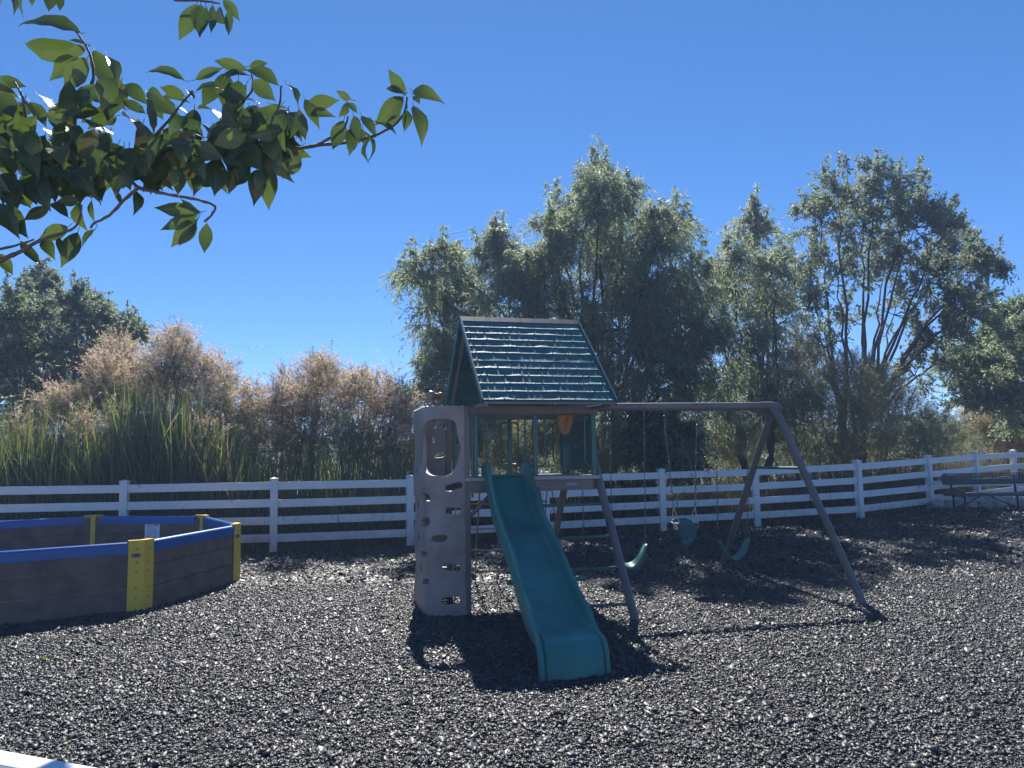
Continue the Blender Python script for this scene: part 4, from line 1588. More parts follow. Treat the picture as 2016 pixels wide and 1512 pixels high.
t_, k = tree("willow_tree", "paler slender willow between the tall willow and the round tree", "tree", GT, at(1480, 1000, 19.6), 1.8, jit([(c[0], c[1], 19.6, *c[2:]) for c in mid_t], 2), M["pale"], 22, (0.15, 0.028), 1.1, 0.68, 0.12, 1.5, 0.52, 2)
nl += k
rt_t = [(1650, 385, 52, .8), (1720, 370, 55, .8), (1790, 385, 50, .8), (1618, 440, 60), (1700, 445, 70), (1800, 450, 70), (1868, 440, 42, .8), (1878, 500, 52), (1930, 522, 38), (1958, 525, 18, .7), (1585, 520, 52), (1650, 540, 60, .7), (1742, 530, 62), (1830, 555, 70), (1590, 610, 50, .8), (1900, 615, 62), (1935, 600, 34, .7), (1760, 620, 48, .5), (1850, 665, 60), (1885, 705, 52), (1800, 740, 45, .6), (1620, 680, 40, .4), (1660, 620, 35, .4)]
t_, k = tree("olive_tree", "big round-crowned olive tree with dark limbs showing through", "tree", GT, at(1690, 990, 20.5), 2.0, jit([(c[0], c[1], 20.5, *c[2:]) for c in rt_t], 3), M["olive"], 23, (0.09, 0.042), 0.35, 0.72, 0.12, 0.9, 0.30, 5, 13)
nl += k
fr_t = [(1990, 665, 50), (2010, 740, 70), (1935, 740, 50), (1900, 785, 42), (1960, 800, 60), (2055, 680, 70), (2060, 780, 80), (1905, 690, 30, .6), (2000, 830, 40, .6)]
t_, k = tree("olive_tree", "silvery olive tree at the right edge above the bench", "tree", GT, at(2060, 980, 21.5), 1.6, jit([(c[0], c[1], 21.5, *c[2:]) for c in fr_t], 4), M["pale"], 24, (0.09, 0.044), 0.3, 0.8, 0.13, 0.6, 0.30, 2, 13)
nl += k
gr_t = [(1990, 630, 34), (1962, 662, 30), (2030, 630, 45), (2000, 690, 55), (1940, 720, 40), (1880, 720, 30)]
t_, k = tree("leafy_tree", "bright green tree peeping out behind the silvery olive tree", "tree", GT, at(2040, 960, 27.0), 2.5, jit([(c[0], c[1], 27.0, *c[2:]) for c in gr_t], 5), M["bright"], 25, (0.15, 0.07), 0.2, 0.7, 0.13, 0.4, 0.5, 1, 10)
nl += k
lf_t = [(90, 585, 42, .8), (88, 550, 24, .7), (55, 620, 55), (140, 615, 48), (15, 630, 55), (190, 640, 40), (188, 612, 24, .7), (232, 668, 42), (265, 665, 28, .8), (100, 690, 75), (170, 705, 65), (40, 720, 75), (235, 735, 55), (120, 770, 65), (-5, 700, 75), (-50, 650, 75), (55, 790, 60), (180, 790, 55), (-40, 780, 70)]
t_, k = tree("olive_tree", "dark bushy olive tree at the left edge behind the reeds", "tree", GT, at(110, 990, 20.0), 2.0, jit([(c[0], c[1], 20.0, *c[2:]) for c in lf_t], 6), M["darkleaf"], 26, (0.10, 0.044), 0.35, 0.8, 0.15, 0.9, 0.32, 3, 13)
nl += k
# low leafy shrub behind the swings
sh = [(1290, 830, 34), (1330, 870, 38), (1300, 900, 34), (1265, 870, 28), (1350, 920, 30), (1255, 960, 26, .6), (1240, 1000, 20, .4)]
t_, k = tree("leafy_shrub", "glossy broad-leaved shrub behind the fence between the swings", "shrub", None, at(1300, 1010, 17.2), 0.5, jit([(c[0], c[1], 17.2, *c[2:]) for c in sh], 7, 0.35), M["glossy"], 27, (0.075, 0.040), 0.3, 1.7, 0.03, 0.3, 0.30, 4, 10)
nl += k


def tamarisk(name, label, group, px, Y, clumps, seed, dens=1.0, gm="feather", pm="plume"):
    r = np.random.default_rng(seed); rr = random.Random(seed)
    b = at(px, 990, Y); base = Vector((b.x, Y, gz(b.x, Y) - 0.05))
    root = empty(name, base)
    tag(root, label, "shrub", group)
    st = MB()
    out = {"plume": ([], [], []), "green": ([], [], [])}
    for q in clumps:
        cpx, cpy, cr_, kind = q[:4]
        yy = Y + r.uniform(-0.8, 0.8)
        c = at(cpx, cpy, yy); rad = cr_ / 1514 * Y
        for s_ in range(3):
            e = c + Vector(r.normal(0, 0.45 * rad, 3))
            b0 = base + Vector((rr.uniform(-.5, .5) + (c.x - base.x) * 0.45, rr.uniform(-.3, .3), 0))
            st.tube(wobble(bez(b0, b0.lerp(e, 0.5) + Vector((0, 0, 0.25)), e, 8), 0.06, rr), [0.016, 0.014, 0.012, 0.010, 0.008, 0.006, 0.005, 0.003], 4, cap=False)
        nplu = int(max(12, 760 * rad * rad * dens))
        nplu_g = nplu if kind == "green" else int(nplu * 0.42)
        for kind2, n in (("plume", 0 if kind == "green" else nplu), ("green", nplu_g)):
            if n == 0: continue
            dirs = rnd_dir(r, n)
            rad2 = rad * (1.0 if kind2 == "plume" else 0.9) * r.random(n) ** 0.42
            P0 = np.array(c) + dirs * rad2[:, None] * np.array([1.0, 0.9, 1.0]) + r.normal(0, 0.03, (n, 3))
            ax = unit(dirs * 0.65 + np.array([0, 0, 0.75]) + r.normal(0, 0.42, (n, 3)))
            ln = 0.24 + 0.28 * r.random(n)
            # a few long wispy sprays
            lw = r.random(n) < 0.06
            ln[lw] *= 2.0
            O_ = out[kind2]
            O_[0].append(P0); O_[1].append(ax); O_[2].append(ln)
    for kind2, (a, b_, c_) in out.items():
        if not a: continue
        P0, ax, ln = np.concatenate(a), np.concatenate(b_), np.concatenate(c_)
        n = len(P0)
        ns_ = 22
        Ps, Pe, Wd = [], [], []
        side = unit(np.cross(ax, rnd_dir(r, n)))
        for j in range(ns_):
            t = (j + r.random(n)) / ns_
            s0 = P0 + ax * (ln * t)[:, None] + np.array([0, 0, -1]) * (0.28 * ln * t * t)[:, None]
            dr = unit(ax * 0.7 + r.normal(0, 0.75, (n, 3)))
            l2 = (0.045 + 0.06 * r.random(n)) * (1.1 - 0.6 * t)
            if kind2 == "green": l2 *= 1.5
            Ps.append(s0); Pe.append(s0 + dr * l2[:, None]); Wd.append(np.full(n, 0.012 if kind2 == "plume" else 0.009))
        V, Q = strips(np.concatenate(Ps), np.concatenate(Pe), np.concatenate(Wd), r)
        o = link("flower_plumes" if kind2 == "plume" else "crown", np_mesh("sprays", V, Q), M[pm if kind2 == "plume" else gm])
        inv_parent(o, root)
    o = st.build("stems", M["bark"], None, 60)
    inv_parent(o, root)
    return root


GB = "feathery tamarisk bushes along the fence"
tamarisk("tamarisk_bush", "tall feathery tamarisk with orange-tan plumes in front of the dark olive tree", GB, 250, 16.8,
         [(235, 705, 42, "plume"), (210, 740, 36, "plume"), (265, 745, 42, "plume"), (240, 790, 55, "green"), (300, 770, 40, "plume"), (190, 790, 40, "green"), (265, 840, 60, "green")], 41, 1.1)
tamarisk("tamarisk_bush", "tallest wispy pinkish tamarisk rising above the reed tops", GB, 360, 16.4,
         [(330, 695, 38, "plume"), (360, 690, 30, "plume"), (345, 665, 20, "plume"), (320, 740, 45, "plume"), (345, 745, 40, "green"), (385, 725, 32, "plume"), (415, 735, 36, "plume"), (445, 725, 16, "plume"), (440, 765, 34, "green"), (400, 790, 50, "green"), (460, 800, 40, "plume"), (350, 820, 60, "green"), (440, 850, 55, "green")], 42, 0.95)
tamarisk("tamarisk_bush", "low pink-tipped tamarisk in the reeds at the far left", GB, 130, 16.0,
         [(105, 795, 24, "plume"), (140, 788, 26, "plume"), (165, 800, 24, "plume"), (130, 830, 36, "green"), (85, 805, 16, "plume"), (60, 850, 40, "green"), (10, 860, 45, "green")], 43, 1.1)
tamarisk("tamarisk_bush", "broad pinkish tamarisk with the densest plume left of the tower", GB, 600, 16.0,
         [(625, 745, 34, "plume"), (645, 735, 28, "plume"), (600, 780, 44, "plume"), (640, 790, 45, "plume"), (560, 795, 40, "plume"), (520, 790, 34, "plume"), (500, 825, 36, "plume"), (540, 840, 45, "plume"), (590, 840, 50, "green"), (640, 850, 50, "green"), (620, 720, 18, "plume"), (480, 850, 35, "plume"), (530, 890, 45, "green"), (600, 905, 45, "green"), (560, 745, 16, "plume")], 44, 0.95)
tamarisk("tamarisk_bush", "pale tan tamarisk right beside the climbing wall", GB, 740, 15.9,
         [(715, 760, 32, "plume"), (690, 770, 30, "plume"), (745, 775, 34, "plume"), (780, 795, 38, "plume"), (700, 815, 45, "plume"), (760, 830, 48, "plume"), (815, 815, 34, "plume"), (735, 880, 50, "green"), (800, 870, 45, "plume"), (680, 880, 45, "green"), (820, 900, 35, "plume"), (770, 915, 35, "green"), (660, 755, 18, "plume")], 45, 0.95)
tamarisk("tamarisk_bush", "dark green feathery tamarisk with a golden tip below the round tree", GB, 1650, 19.7,
         [(1580, 690, 32, "plume"), (1560, 720, 26, "plume"), (1600, 740, 50, "green"), (1680, 730, 40, "green"), (1650, 780, 65, "green"), (1560, 790, 60, "green"), (1720, 780, 55, "green"), (1500, 830, 60, "green"), (1600, 850, 70, "green"), (1700, 850, 65, "green"), (1780, 830, 60, "green"), (1840, 860, 50, "green"), (1760, 760, 30, "green"), (1720, 740, 25, "plume"), (1450, 870, 50, "green"), (1550, 890, 40, "green"), (1880, 870, 40, "green"), (1400, 890, 48, "green"), (1450, 905, 45, "green"), (1640, 905, 45, "green"), (1740, 895, 45, "green"), (1820, 890, 40, "green"), (1690, 790, 26, "plume"), (1540, 830, 26, "plume")], 46, 0.95, "featherd", "plumeg")
tamarisk("tamarisk_bush", "golden dry tamarisk behind the fence at the right edge", GB, 1990, 24.8,
         [(1920, 820, 26, "plume"), (1960, 835, 36, "plume"), (2000, 830, 40, "plume"), (2000, 870, 40, "plume"), (1940, 860, 34, "green"), (2030, 850, 50, "plume"), (1985, 890, 30, "plume"), (2040, 890, 40, "plume")], 47, 1.0, "feather", "plumeg")
tamarisk("tamarisk_bush", "dark feathery tamarisk seen through the tower railings", GB, 1050, 17.0,
         [(900, 880, 46, "green"), (960, 870, 52, "green"), (1030, 880, 52, "green"), (1100, 870, 55, "green"), (1170, 890, 52, "green"), (1220, 900, 45, "green"), (1130, 920, 40, "green"), (1000, 920, 40, "green")], 49, 1.2, "featherd", "plumeg")

tamarisk("tamarisk_bush", "low sparse tamarisk mixed into the reeds just behind the fence on the left", GB, 220, 15.0,
         [(60, 880, 34, "green"), (30, 850, 26, "plume"), (160, 850, 30, "plume"), (235, 825, 26, "plume"), (300, 860, 34, "green"), (340, 885, 30, "plume"), (100, 905, 34, "green"), (405, 870, 38, "plume"), (210, 905, 36, "green"), (440, 915, 36, "green"), (470, 880, 34, "plume"), (290, 915, 30, "green"), (20, 915, 30, "green")], 48, 0.55)

# reeds: one uncountable bed
def blades(n, xr_, yr_, hfun, width, r, base_z=None, lean=0.16, seg=5):
    x = r.uniform(*xr_, n); y = r.uniform(*yr_, n)
    fy = np.interp(x, [p[0] for p in FENCE], [p[1] for p in FENCE])
    y = np.maximum(y, fy + 0.25) if base_z is None else y
    h = hfun(x) * (0.55 + 0.5 * r.random(n))
    z = np.array([gz(a, b) for a, b in zip(x, y)])
    az = r.random(n) * 6.283
    ld = np.stack([np.cos(az), np.sin(az), np.zeros(n)], 1)
    ln = np.abs(r.normal(0, lean, n)) + 0.03
    fa = r.random(n) * 6.283
    sd_ = np.stack([np.cos(fa), np.sin(fa), np.zeros(n)], 1)
    wd = width * (0.7 + 0.6 * r.random(n))
    pts = []
    for k in range(seg + 1):
        t = k / seg
        c = np.stack([x, y, z], 1) + ld * (ln * h * (t ** 1.8))[:, None] + np.array([0, 0, 1.0]) * (h * (t - 0.10 * ln * t * t * 3))[:, None]
        ww = wd * (0.75 + 0.5 * t - 1.25 * t ** 3) * 0.5
        pts.append(np.stack([c - sd_ * ww[:, None], c + sd_ * ww[:, None]], 1))
    P = np.stack(pts, 1)
    V = P.reshape(-1, 3)
    q = []
    b0 = np.arange(n) * (2 * (seg + 1))
    for k in range(seg):
        q.append(np.stack([b0 + 2 * k, b0 + 2 * k + 1, b0 + 2 * k + 3, b0 + 2 * k + 2], 1))
    return V, np.concatenate(q)


r = np.random.default_rng(77)
# tops of the reeds by photo column -> height
cols = np.array([-60, 0, 60, 110, 150, 200, 250, 290, 330, 370, 410, 440, 470, 500, 560, 620, 690, 760, 830])
rows_ = np.array([800, 800, 800, 780, 800, 790, 775, 715, 760, 750, 765, 790, 830, 860, 880, 860, 800, 850, 850])
Xc = np.array([at(c, 900, 15.2).x for c in cols]); Hc = np.array([at(c, q, 15.2).z - 0.12 for c, q in zip(cols, rows_)])
hf = lambda x: np.interp(x, Xc, Hc)
parts = [blades(4600, (-11.5, -4.9), (14.0, 16.2), hf, 0.026, r), blades(700, (-4.9, -1.9), (14.9, 16.0), hf, 0.030, r), blades(1800, (-11.5, -4.9), (14.0, 16.0), lambda x: hf(x) * 0.8, 0.024, r, lean=0.3)]
off = 0; VV = []; QQ = []
for v, q in parts: VV.append(v); QQ.append(q + off); off += len(v)
o = link("reed_bed", np_mesh("reed_bed", np.concatenate(VV), np.concatenate(QQ)), M["reed"])
tag(o, "tall green reeds growing thickly behind the fence on the left", "reeds", kind="stuff")

# undergrowth along the fence
def along(n, off0, off1, h, width, r, lean, x0=-11.5, x1=15.4):
    x = r.uniform(x0, x1, n)
    fy = np.interp(x, [p[0] for p in FENCE], [p[1] for p in FENCE])
    y = fy + r.uniform(off0, off1, n)
    V, Q = blades(n, (0, 1), (0, 1), lambda a: np.full(len(a), h), width, r, base_z=0, lean=lean, seg=3)
    V = V.reshape(n, -1, 3)
    b = V[:, :2].mean(1)
    z = np.array([gz(a, c) for a, c in zip(x, y)])
    V = V - b[:, None] + np.stack([x, y, z], 1)[:, None]
    return V.reshape(-1, 3), Q


parts = [along(15000, 0.15, 1.6, 1.0, 0.016, r, 0.5), along(9000, 0.6, 3.0, 1.45, 0.018, r, 0.45)]
off = 0; VV = []; QQ = []
for v, q in parts: VV.append(v); QQ.append(q + off); off += len(v)
o = link("undergrowth", np_mesh("undergrowth", np.concatenate(VV), np.concatenate(QQ)), M["weedy"])
tag(o, "dark tangled grass and brush growing behind the fence rails", "undergrowth", kind="stuff")
parts = [along(5200, -0.05, 0.5, 0.32, 0.009, r, 0.7), along(2500, 0.2, 1.5, 0.75, 0.010, r, 0.5), along(3000, 0.4, 5, 0.9, 0.012, r, 0.5, 9.0, 18.0)]
off = 0; VV = []; QQ = []
for v, q in parts: VV.append(v); QQ.append(q + off); off += len(v)
o = link("dry_grass", np_mesh("dry_grass", np.concatenate(VV), np.concatenate(QQ)), M["straw"])
tag(o, "dry straw-coloured grass along the foot of the fence", "grass", kind="stuff")

# far thicket closing the view behind the trees
r = np.random.default_rng(91)
n = 70000
x = r.uniform(-26, 34, n); y = 29.5 + 8 * r.random(n)
top_h = 1.7 + 1.3 * noise2(x + 60, y * 0 + 3, 0.35, 9) + 0.7 * noise2(x + 60, y * 0 + 9, 1.3, 10) + 0.7 * np.clip((x - 3) / 4, 0, 1) * np.clip((13 - x) / 4, 0, 1)
z = top_h * r.random(n) ** 0.8
V, Q = leaf_quads(np.stack([x, y, z], 1), unit(r.normal(0, 0.6, (n, 3)) + np.array([0, 0, 0.5])), 0.20 + 0.22 * r.random(n), 0.05 + 0.05 * r.random(n), r)
o = link("far_thicket", np_mesh("far_thicket", V, Q), M["darkleaf"])
tag(o, "far low thicket of mixed brush closing the view behind the trees", "thicket", kind="stuff")

# compound-leaved sapling at the left edge
r = np.random.default_rng(5)
sp_ = empty("locust_sapling", at(-40, 1000, 14.9))
sp_.location.z = gz(sp_.location.x, 14.9)
tag(sp_, "yellow-green sapling with feather-like leaves at the left edge above the reeds", "sapling")
st = MB(); Bs, Ds, Ns = [], [], []
for (x0, y0, x1, y1) in [(-60, 800, 50, 778), (-50, 830, 32, 802), (-60, 790, 6, 760), (-50, 840, 30, 818), (-40, 870, 24, 850), (-60, 780, -8, 740), (-50, 820, 38, 790)]:
    a, b = at(x0, y0, 14.8), at(x1, y1, 14.8 + r.uniform(-.2, .2))
    pts = bez(a, a.lerp(b, 0.5) + Vector((0, 0, 0.10)), b, 14)
    st.tube(pts, 0.004, 4)
    for i, p in enumerate(pts[3:]):
        for sg in (-1, 1):
            t = (pts[min(i + 4, 13)] - pts[i + 2]).normalized()
            Bs.append(p); Ds.append((t * 0.55 + Vector((0, sg * 0.7, -0.35 + sg * 0.45)) + Vector(r.normal(0, .15, 3))).normalized()); Ns.append((r.normal(0, .3), -0.5, 0.8))
st.tube([Vector((*sp_.location.xy, sp_.location.z - 0.05)), at(-52, 900, 14.9), at(-55, 780, 14.9)], [0.03, 0.02, 0.01], 6)
V, Q = leaf_quads(np.array(Bs), np.array(Ds), np.full(len(Bs), 0.13), np.full(len(Bs), 0.05), r, np.array(Ns))
inv_parent(link("crown", np_mesh("crown", V, Q), M["bright"]), sp_)
inv_parent(st.build("stem", M["bark"], None, 60), sp_)

# little weed in the mulch
p = at(95, 1292, 6.75)
wd_ = empty("weed", (p.x, 6.75, gz(p.x, 6.75)))
tag(wd_, "tiny green weed sprouting from the mulch in front of the pit", "weed")
n = 26
a_ = r.random(n) * 6.283
Dr = unit(np.stack([np.cos(a_), np.sin(a_), 0.35 + 0.5 * r.random(n)], 1))
V, Q = leaf_quads(np.zeros((n, 3)) + np.array([0, 0, 0.012]), Dr, 0.04 + 0.05 * r.random(n), np.full(n, 0.015), r)
link("leaves", np_mesh("leaves", V, Q), M["bright"], wd_)

# ------------------------------------------------------------------ cherry branch overhead
CY0 = 2.75
cb = empty("cherry_tree", (-3.4, 2.3, 0))
tag(cb, "cherry tree reaching its leafy branch over the upper left corner", "tree")
ZS = 2.24


def zc2(x, y, Y): return at(x / ZS, y / ZS, Y)


rr = random.Random(31)
wood = MB()


def limb(pts, r0_, r1_, Y0=CY0, Y1=None, n=4):
    Y1 = Y0 if Y1 is None else Y1
    P = [zc2(x, y, Y0 + (Y1 - Y0) * i / max(1, len(pts) - 1)) for i, (x, y) in enumerate(pts)]
    P = [Vector(q) for q in cr([tuple(p) for p in P], n)]
    P = [p + Vector((rr.uniform(-1, 1), rr.uniform(-1, 1), rr.uniform(-1, 1))) * 0.0012 for p in P]
    m_ = len(P)
    # knuckled bark: small swellings along the shoot
    wood.tube(P, [(r0_ + (r1_ - r0_) * i / (m_ - 1)) * (1.0 + (0.22 if i % 3 == 0 else 0)) for i in range(m_)], 7)
    return P


trunk_top = Vector((-3.3, 2.35, 1.9))
wood.tube([(-3.4, 2.3, -0.2), (-3.42, 2.32, 0.8), (-3.3, 2.35, 1.9), (-3.2, 2.4, 3.0), (-3.25, 2.5, 4.0)], [0.16, 0.14, 0.12, 0.10, 0.06], 12)
e1 = zc2(-60, 730, CY0); e2 = zc2(-60, 1150, CY0 - 0.1); e3 = zc2(-60, 560, CY0 + 0.1); e4 = zc2(700, -120, CY0 + 0.2)
for e, r_ in ((e1, 0.022), (e2, 0.010), (e3, 0.012)):
    wood.tube(bez(trunk_top + Vector((0.1, 0, 0.2)), (trunk_top + e) / 2 + Vector((0, 0, 0.12)), e, 8), [0.04 + (r_ * 0.6 - 0.04) * i / 7 for i in range(8)], 8)
wood.tube(bez(Vector((-3.2, 2.4, 3.0)), Vector((-2.0, 2.6, 3.7)), e4, 10), [0.04 - 0.03 * i / 9 for i in range(10)], 8)
wood.tube(bez(e4, zc2(740, -60, CY0 + .2), zc2(770, 0, CY0 + .2), 5), [0.009, .008, .007, .006, .005], 7)
wood.tube(bez(Vector((-3.2, 2.4, 3.0)), Vector((-2.6, 2.6, 3.2)), zc2(120, -90, CY0), 10), [0.03 - 0.024 * i / 9 for i in range(10)], 8)
limb([(-60, 730), (150, 715), (400, 690), (620, 660), (900, 655), (1130, 668), (1290, 660), (1400, 640), (1540, 628), (1650, 598), (1740, 550), (1785, 490), (1795, 430)], 0.010, 0.0034, CY0, CY0 + 0.1)
limb([(1390, 642), (1470, 600), (1520, 560), (1535, 515)], 0.005, 0.003, CY0 + 0.05)
limb([(230, 705), (310, 640), (330, 520), (345, 465), (395, 390), (412, 330), (400, 250), (372, 190), (335, 140)], 0.008, 0.003, CY0)
limb([(620, 660), (560, 740), (600, 820), (700, 848), (800, 868), (880, 884), (948, 908), (932, 948), (900, 978)], 0.0065, 0.0035, CY0 - 0.08)
limb([(610, 830), (550, 880), (480, 950), (415, 985), (400, 1005)], 0.006, 0.0035, CY0 - 0.12)
limb([(-60, 1165), (20, 1140), (90, 1108), (180, 1058), (270, 1030), (340, 990), (360, 900)], 0.009, 0.003, CY0 - 0.1)
limb([(-60, 1110), (60, 1085), (150, 1055)], 0.005, 0.003, CY0 - 0.05)
limb([(770, 0), (860, 2), (930, 8), (968, 16)], 0.0055, 0.003, CY0 + 0.2)
limb([(900, 655), (960, 560), (1040, 480), (1110, 400), (1110, 330)], 0.006, 0.003, CY0 + 0.1)
limb([(620, 660), (720, 560), (800, 460), (850, 400)], 0.006, 0.003, CY0 + 0.05)
limb([(1130, 668), (1180, 560), (1230, 470), (1240, 380)], 0.005, 0.003, CY0)
limb([(150, 715), (120, 560), (100, 430), (60, 360)], 0.007, 0.003, CY0 - 0.05)
limb([(-60, 560), (0, 540), (90, 500)], 0.006, 0.003, CY0)
limb([(1130, 668), (1150, 710), (1170, 740)], 0.004, 0.002, CY0 - 0.05)

LEAF = [  # base x, base y, tip x, tip y  (in the enlarged photo corner), width share
    (20, -40, 62, 70, .5), (95, -50, 102, 82, .55), (140, -40, 150, 30, .5), (225, -40, 222, 55, .5), (262, -40, 268, 52, .5), (0, -40, 2, 28, .5),
    (357, 148, 102, 100, .42), (372, 205, 98, 172, .45), (348, 228, 210, 352, .5), (385, 255, 274, 402, .62), (415, 222, 502, 415, .48), (470, 250, 528, 382, .4), (378, 212, 290, 235, .6), (375, 195, 300, 175, .5),
    (868, 18, 806, 190, .5), (885, 22, 876, 166, .5), (938, 22, 936, 152, .42), (962, 40, 1000, 118, .6), (985, 0, 1064, 92, .5), (1005, 40, 1012, 158, .42), (905, 20, 850, 120, .5),
    (815, 358, 648, 312, .40), (862, 352, 986, 288, .42), (1092, 308, 943, 270, .40), (1098, 295, 1178, 270, .5), (1228, 378, 1088, 305, .5), (1098, 335, 978, 382, .5), (1112, 355, 1222, 440, .6), (818, 425, 704, 374, .5), (862, 408, 985, 392, .45), (648, 462, 528, 384, .5), (640, 500, 528, 450, .45), (512, 512, 366, 500, .5), (1088, 440, 955, 418, .4), (650, 408, 745, 445, .5),
    (1362, 448, 1502, 456, .5), (1548, 440, 1478, 402, .55), (1368, 505, 1484, 520, .45), (1530, 452, 1574, 505, .6), (1528, 455, 1490, 520, .6), (1515, 532, 1464, 660, .55), (1560, 512, 1590, 632, .5), (1548, 570, 1526, 684, .55), (1595, 512, 1645, 612, .45), (1600, 575, 1612, 720, .5), (1655, 600, 1628, 728, .55), (1575, 560, 1600, 650, .5),
    (1788, 420, 1716, 300, .5), (1782, 412, 1700, 398, .4), (1822, 402, 1962, 468, .42), (1822, 425, 1852, 462, .7), (1778, 428, 1638, 545, .5), (1768, 470, 1690, 558, .5), (1796, 488, 1786, 588, .5), (1822, 468, 1838, 648, .45), (1646, 535, 1748, 606, .32),
    (1132, 748, 1120, 912, .55), (1195, 722, 1168, 928, .5), (1165, 740, 1140, 860, .55), (1040, 742, 1000, 855, .5), (1098, 720, 1045, 832, .55), (1268, 690, 1238, 768, .35), (960, 688, 928, 845, .5), (885, 750, 868, 872, .6), (795, 748, 785, 862, .6), (692, 640, 735, 802, .5), (1245, 505, 1252, 605, .5), (1318, 480, 1352, 622, .55), (1345, 440, 1424, 568, .4), (1250, 650, 1290, 715, .4), (1200, 600, 1190, 720, .5),
    (886, 935, 678, 905, .40), (872, 948, 700, 1008, .42), (868, 968, 744, 1084, .5), (866, 980, 794, 1090, .5), (912, 985, 895, 1118, .5), (800, 880, 880, 940, .3),
    (592, 838, 590, 955, .5), (520, 850, 540, 905, .5), (350, 882, 240, 890, .45), (352, 890, 385, 1025, .55), (405, 885, 412, 988, .3), (420, 1012, 368, 1102, .5), (300, 1000, 170, 1055, .6), (342, 1025, 272, 1185, .5), (190, 1060, 252, 1148, .55), (90, 1062, 182, 1172, .5), (0, 1118, 52, 1215, .55), (218, 915, 95, 965, .5), (300, 960, 210, 905, .5), (260, 1050, 268, 1120, .4),
    (-20, 340, 110, 395, .5), (90, 430, 0, 310, .45), (-10, 400, 70, 520, .6), (95, 450, 30, 560, .6), (130, 450, 215, 560, .6), (250, 470, 370, 520, .5), (240, 460, 330, 590, .6), (120, 560, 160, 640, .6), (360, 800, 440, 908, .5), (480, 760, 520, 880, .5), (250, 780, 300, 880, .55), (110, 800, 160, 905, .5), (-10, 800, 60, 940, .6), (-20, 900, 110, 1060, .6), (30, 930, 100, 1050, .5), (400, 770, 440, 890, .6), (680, 760, 700, 860, .5), (640, 750, 700, 840, .5)]
GLARE = [(160, 412, 242, 522, .42), (110, 440, 90, 520, .5), (720, 430, 840, 455, .5), (560, 470, 640, 500, .5), (870, 480, 985, 545, .45), (540, 510, 600, 580, .55), (360, 540, 430, 595, .6), (1195, 460, 1280, 480, .4), (1262, 372, 1310, 465, .3), (820, 395, 858, 440, .6), (180, 560, 230, 630, .6), (450, 570, 480, 600, .6), (1100, 440, 1150, 460, .4), (780, 470, 830, 500, .4)]
rl = random.Random(12)
FILL = []
for k in range(260):
    while True:
        x = rl.uniform(-40, 1300); y = rl.uniform(400, 900)
        t = x / 1300
        lo = 430 + 40 * math.sin(x / 90) if x > 120 else 520
        hi = 900 - 230 * t if x < 620 else 800 - 60 * (x > 1000)
        if lo < y < hi and all((x - (g_[0] + g_[2]) / 2) ** 2 + (y - (g_[1] + g_[3]) / 2) ** 2 > 70 ** 2 for g_ in GLARE): break
    a = rl.gauss(math.pi / 2, 0.75)
    l = rl.uniform(105, 180)
    FILL.append((x - l * 0.4 * math.cos(a), y - l * 0.5 * math.sin(a), x + l * 0.6 * math.cos(a), y + l * 0.5 * math.sin(a), rl.uniform(.5, .68)))

lv, lf, luv = [], [], []


def add_leaf(b, t, wd, nrm_, r_):
    """one cherry leaf: pointed oval, folded along the midrib and arched"""
    ax = t - b; L = ax.length; ax.normalize()
    side = ax.cross(nrm_).normalized(); nn_ = side.cross(ax)
    fold = r_.uniform(0.10, 0.45); arch = r_.uniform(-0.08, 0.26); curl = r_.uniform(-.12, .12)
    base = len(lv)
    ST_ = [0, .07, .18, .32, .48, .64, .78, .89, .96, 1.0]
    WS = [0.02, .34, .70, .95, 1.0, .82, .48, .20, .07, .0]
    for s, w_ in zip(ST_, WS):
        c = b + ax * (L * s) - nn_ * (arch * L * (4 * s * (1 - s)) * -1) + side * (curl * L * s * s)
        h = w_ * wd * L * 0.5
        wv = 0.015 * L * math.sin(s * 22 + r_.random() * 2)
        for kx, u in enumerate((-1, -0.5, 0, 0.5, 1)):
            luv.append((abs(u), s, 0.0))
            lv.append(c + side * (u * h) + nn_ * (abs(u) * h * fold + (wv if abs(u) == 1 else 0)))
    for i in range(len(ST_) - 1):
        for j in range(4): lf.append((base + i * 5 + j, base + i * 5 + j + 1, base + (i + 1) * 5 + j + 1, base + (i + 1) * 5 + j))


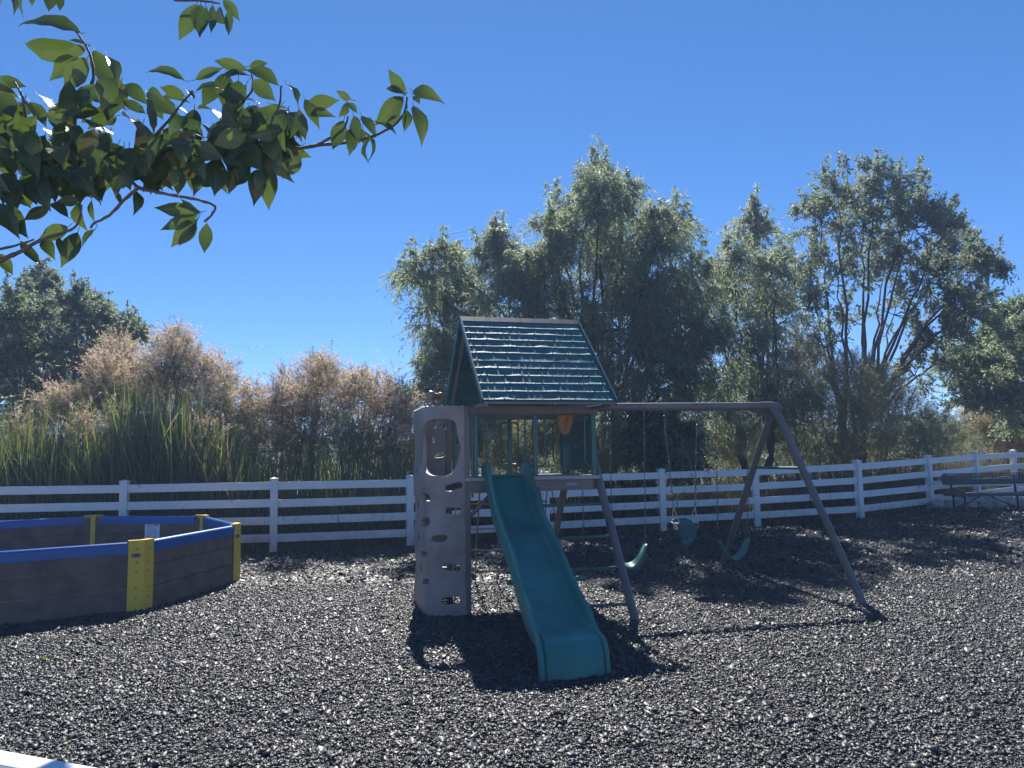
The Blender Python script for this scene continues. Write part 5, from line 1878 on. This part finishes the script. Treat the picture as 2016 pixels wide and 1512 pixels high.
camp = Vector((0, 0, EYE))
for kind, src in (("n", LEAF), ("g", GLARE), ("f", FILL)):
    for (bx_, by_, tx_, ty_, wd) in src:
        Yb = CY0 + (rl.uniform(-0.10, 0.12) if kind != "f" else rl.uniform(-0.16, 0.30)) + (0.30 if kind == "g" else 0)
        Yt = Yb + rl.uniform(-0.045, 0.045)
        b, t = zc2(bx_, by_, Yb), zc2(tx_, ty_, Yt)
        view = (camp - b).normalized()
        if kind == "g":
            n_ = (view + sd).normalized() + Vector((rl.uniform(-.05, .05), rl.uniform(-.05, .05), rl.uniform(-.05, .05)))
        else:
            n_ = view * rl.uniform(.6, 1.0) + Vector((rl.gauss(0, .38), rl.gauss(0, .3), rl.gauss(0.15, .38)))
        add_leaf(b, t, wd * (0.86 if kind != "g" else 1.35), n_.normalized(), rl)
        ax = (t - b).normalized()
        s0 = b - ax * 0.018 + Vector((0, 0, 0.006)); wood.tube([b, s0], 0.0012, 4, cap=False)
me_ = np_mesh("crown", np.array(lv), np.array(lf))
at_ = me_.attributes.new("vein", 'FLOAT_VECTOR', 'POINT')
at_.data.foreach_set("vector", np.array(luv, np.float32).ravel())
o = link("crown", me_, M["cherry"], None, smooth=True)
inv_parent(o, cb)
o = wood.build("trunk", M["twig"], None, 60); inv_parent(o, cb)

# ------------------------------------------------------------------ contrail
a, b = at(868, 462, 9000), at(926, 453.5, 9600)
ct = MB()
ct.tube([a, a.lerp(b, 0.25), a.lerp(b, 0.6), b], [5, 7, 6, 1.5], 8)
o = ct.build("contrail", M["trail"], None, 60)
tag(o, "short thin white aircraft contrail high in the blue sky", "contrail")
# ------------------------------------------------------------------ added scattering volume, imitates the milky lens glare
VEIL = 0.0021
hz_ = MB().box((-410, -410, -1.6), (410, 410, 12.6)).build("veil", None)
hm = bpy.data.materials.new("veil")
hm.use_nodes = True
hn_ = hm.node_tree
hn_.nodes.remove(hn_.nodes["Principled BSDF"])
pv_ = hn_.nodes.new("ShaderNodeVolumePrincipled")
pv_.inputs["Color"].default_value = (0.44, 0.62, 1.0, 1)
pv_.inputs["Density"].default_value = VEIL
pv_.inputs["Anisotropy"].default_value = 0.25
hn_.links.new(pv_.outputs[0], hn_.nodes["Material Output"].inputs["Volume"])
hz_.data.materials.append(hm)
tag(hz_, "added thin bluish haze in the air over the whole playground", "veil", kind="stuff")
S.cycles.volume_bounces = 0
print("leaves", nl, "objects", len(bpy.data.objects))
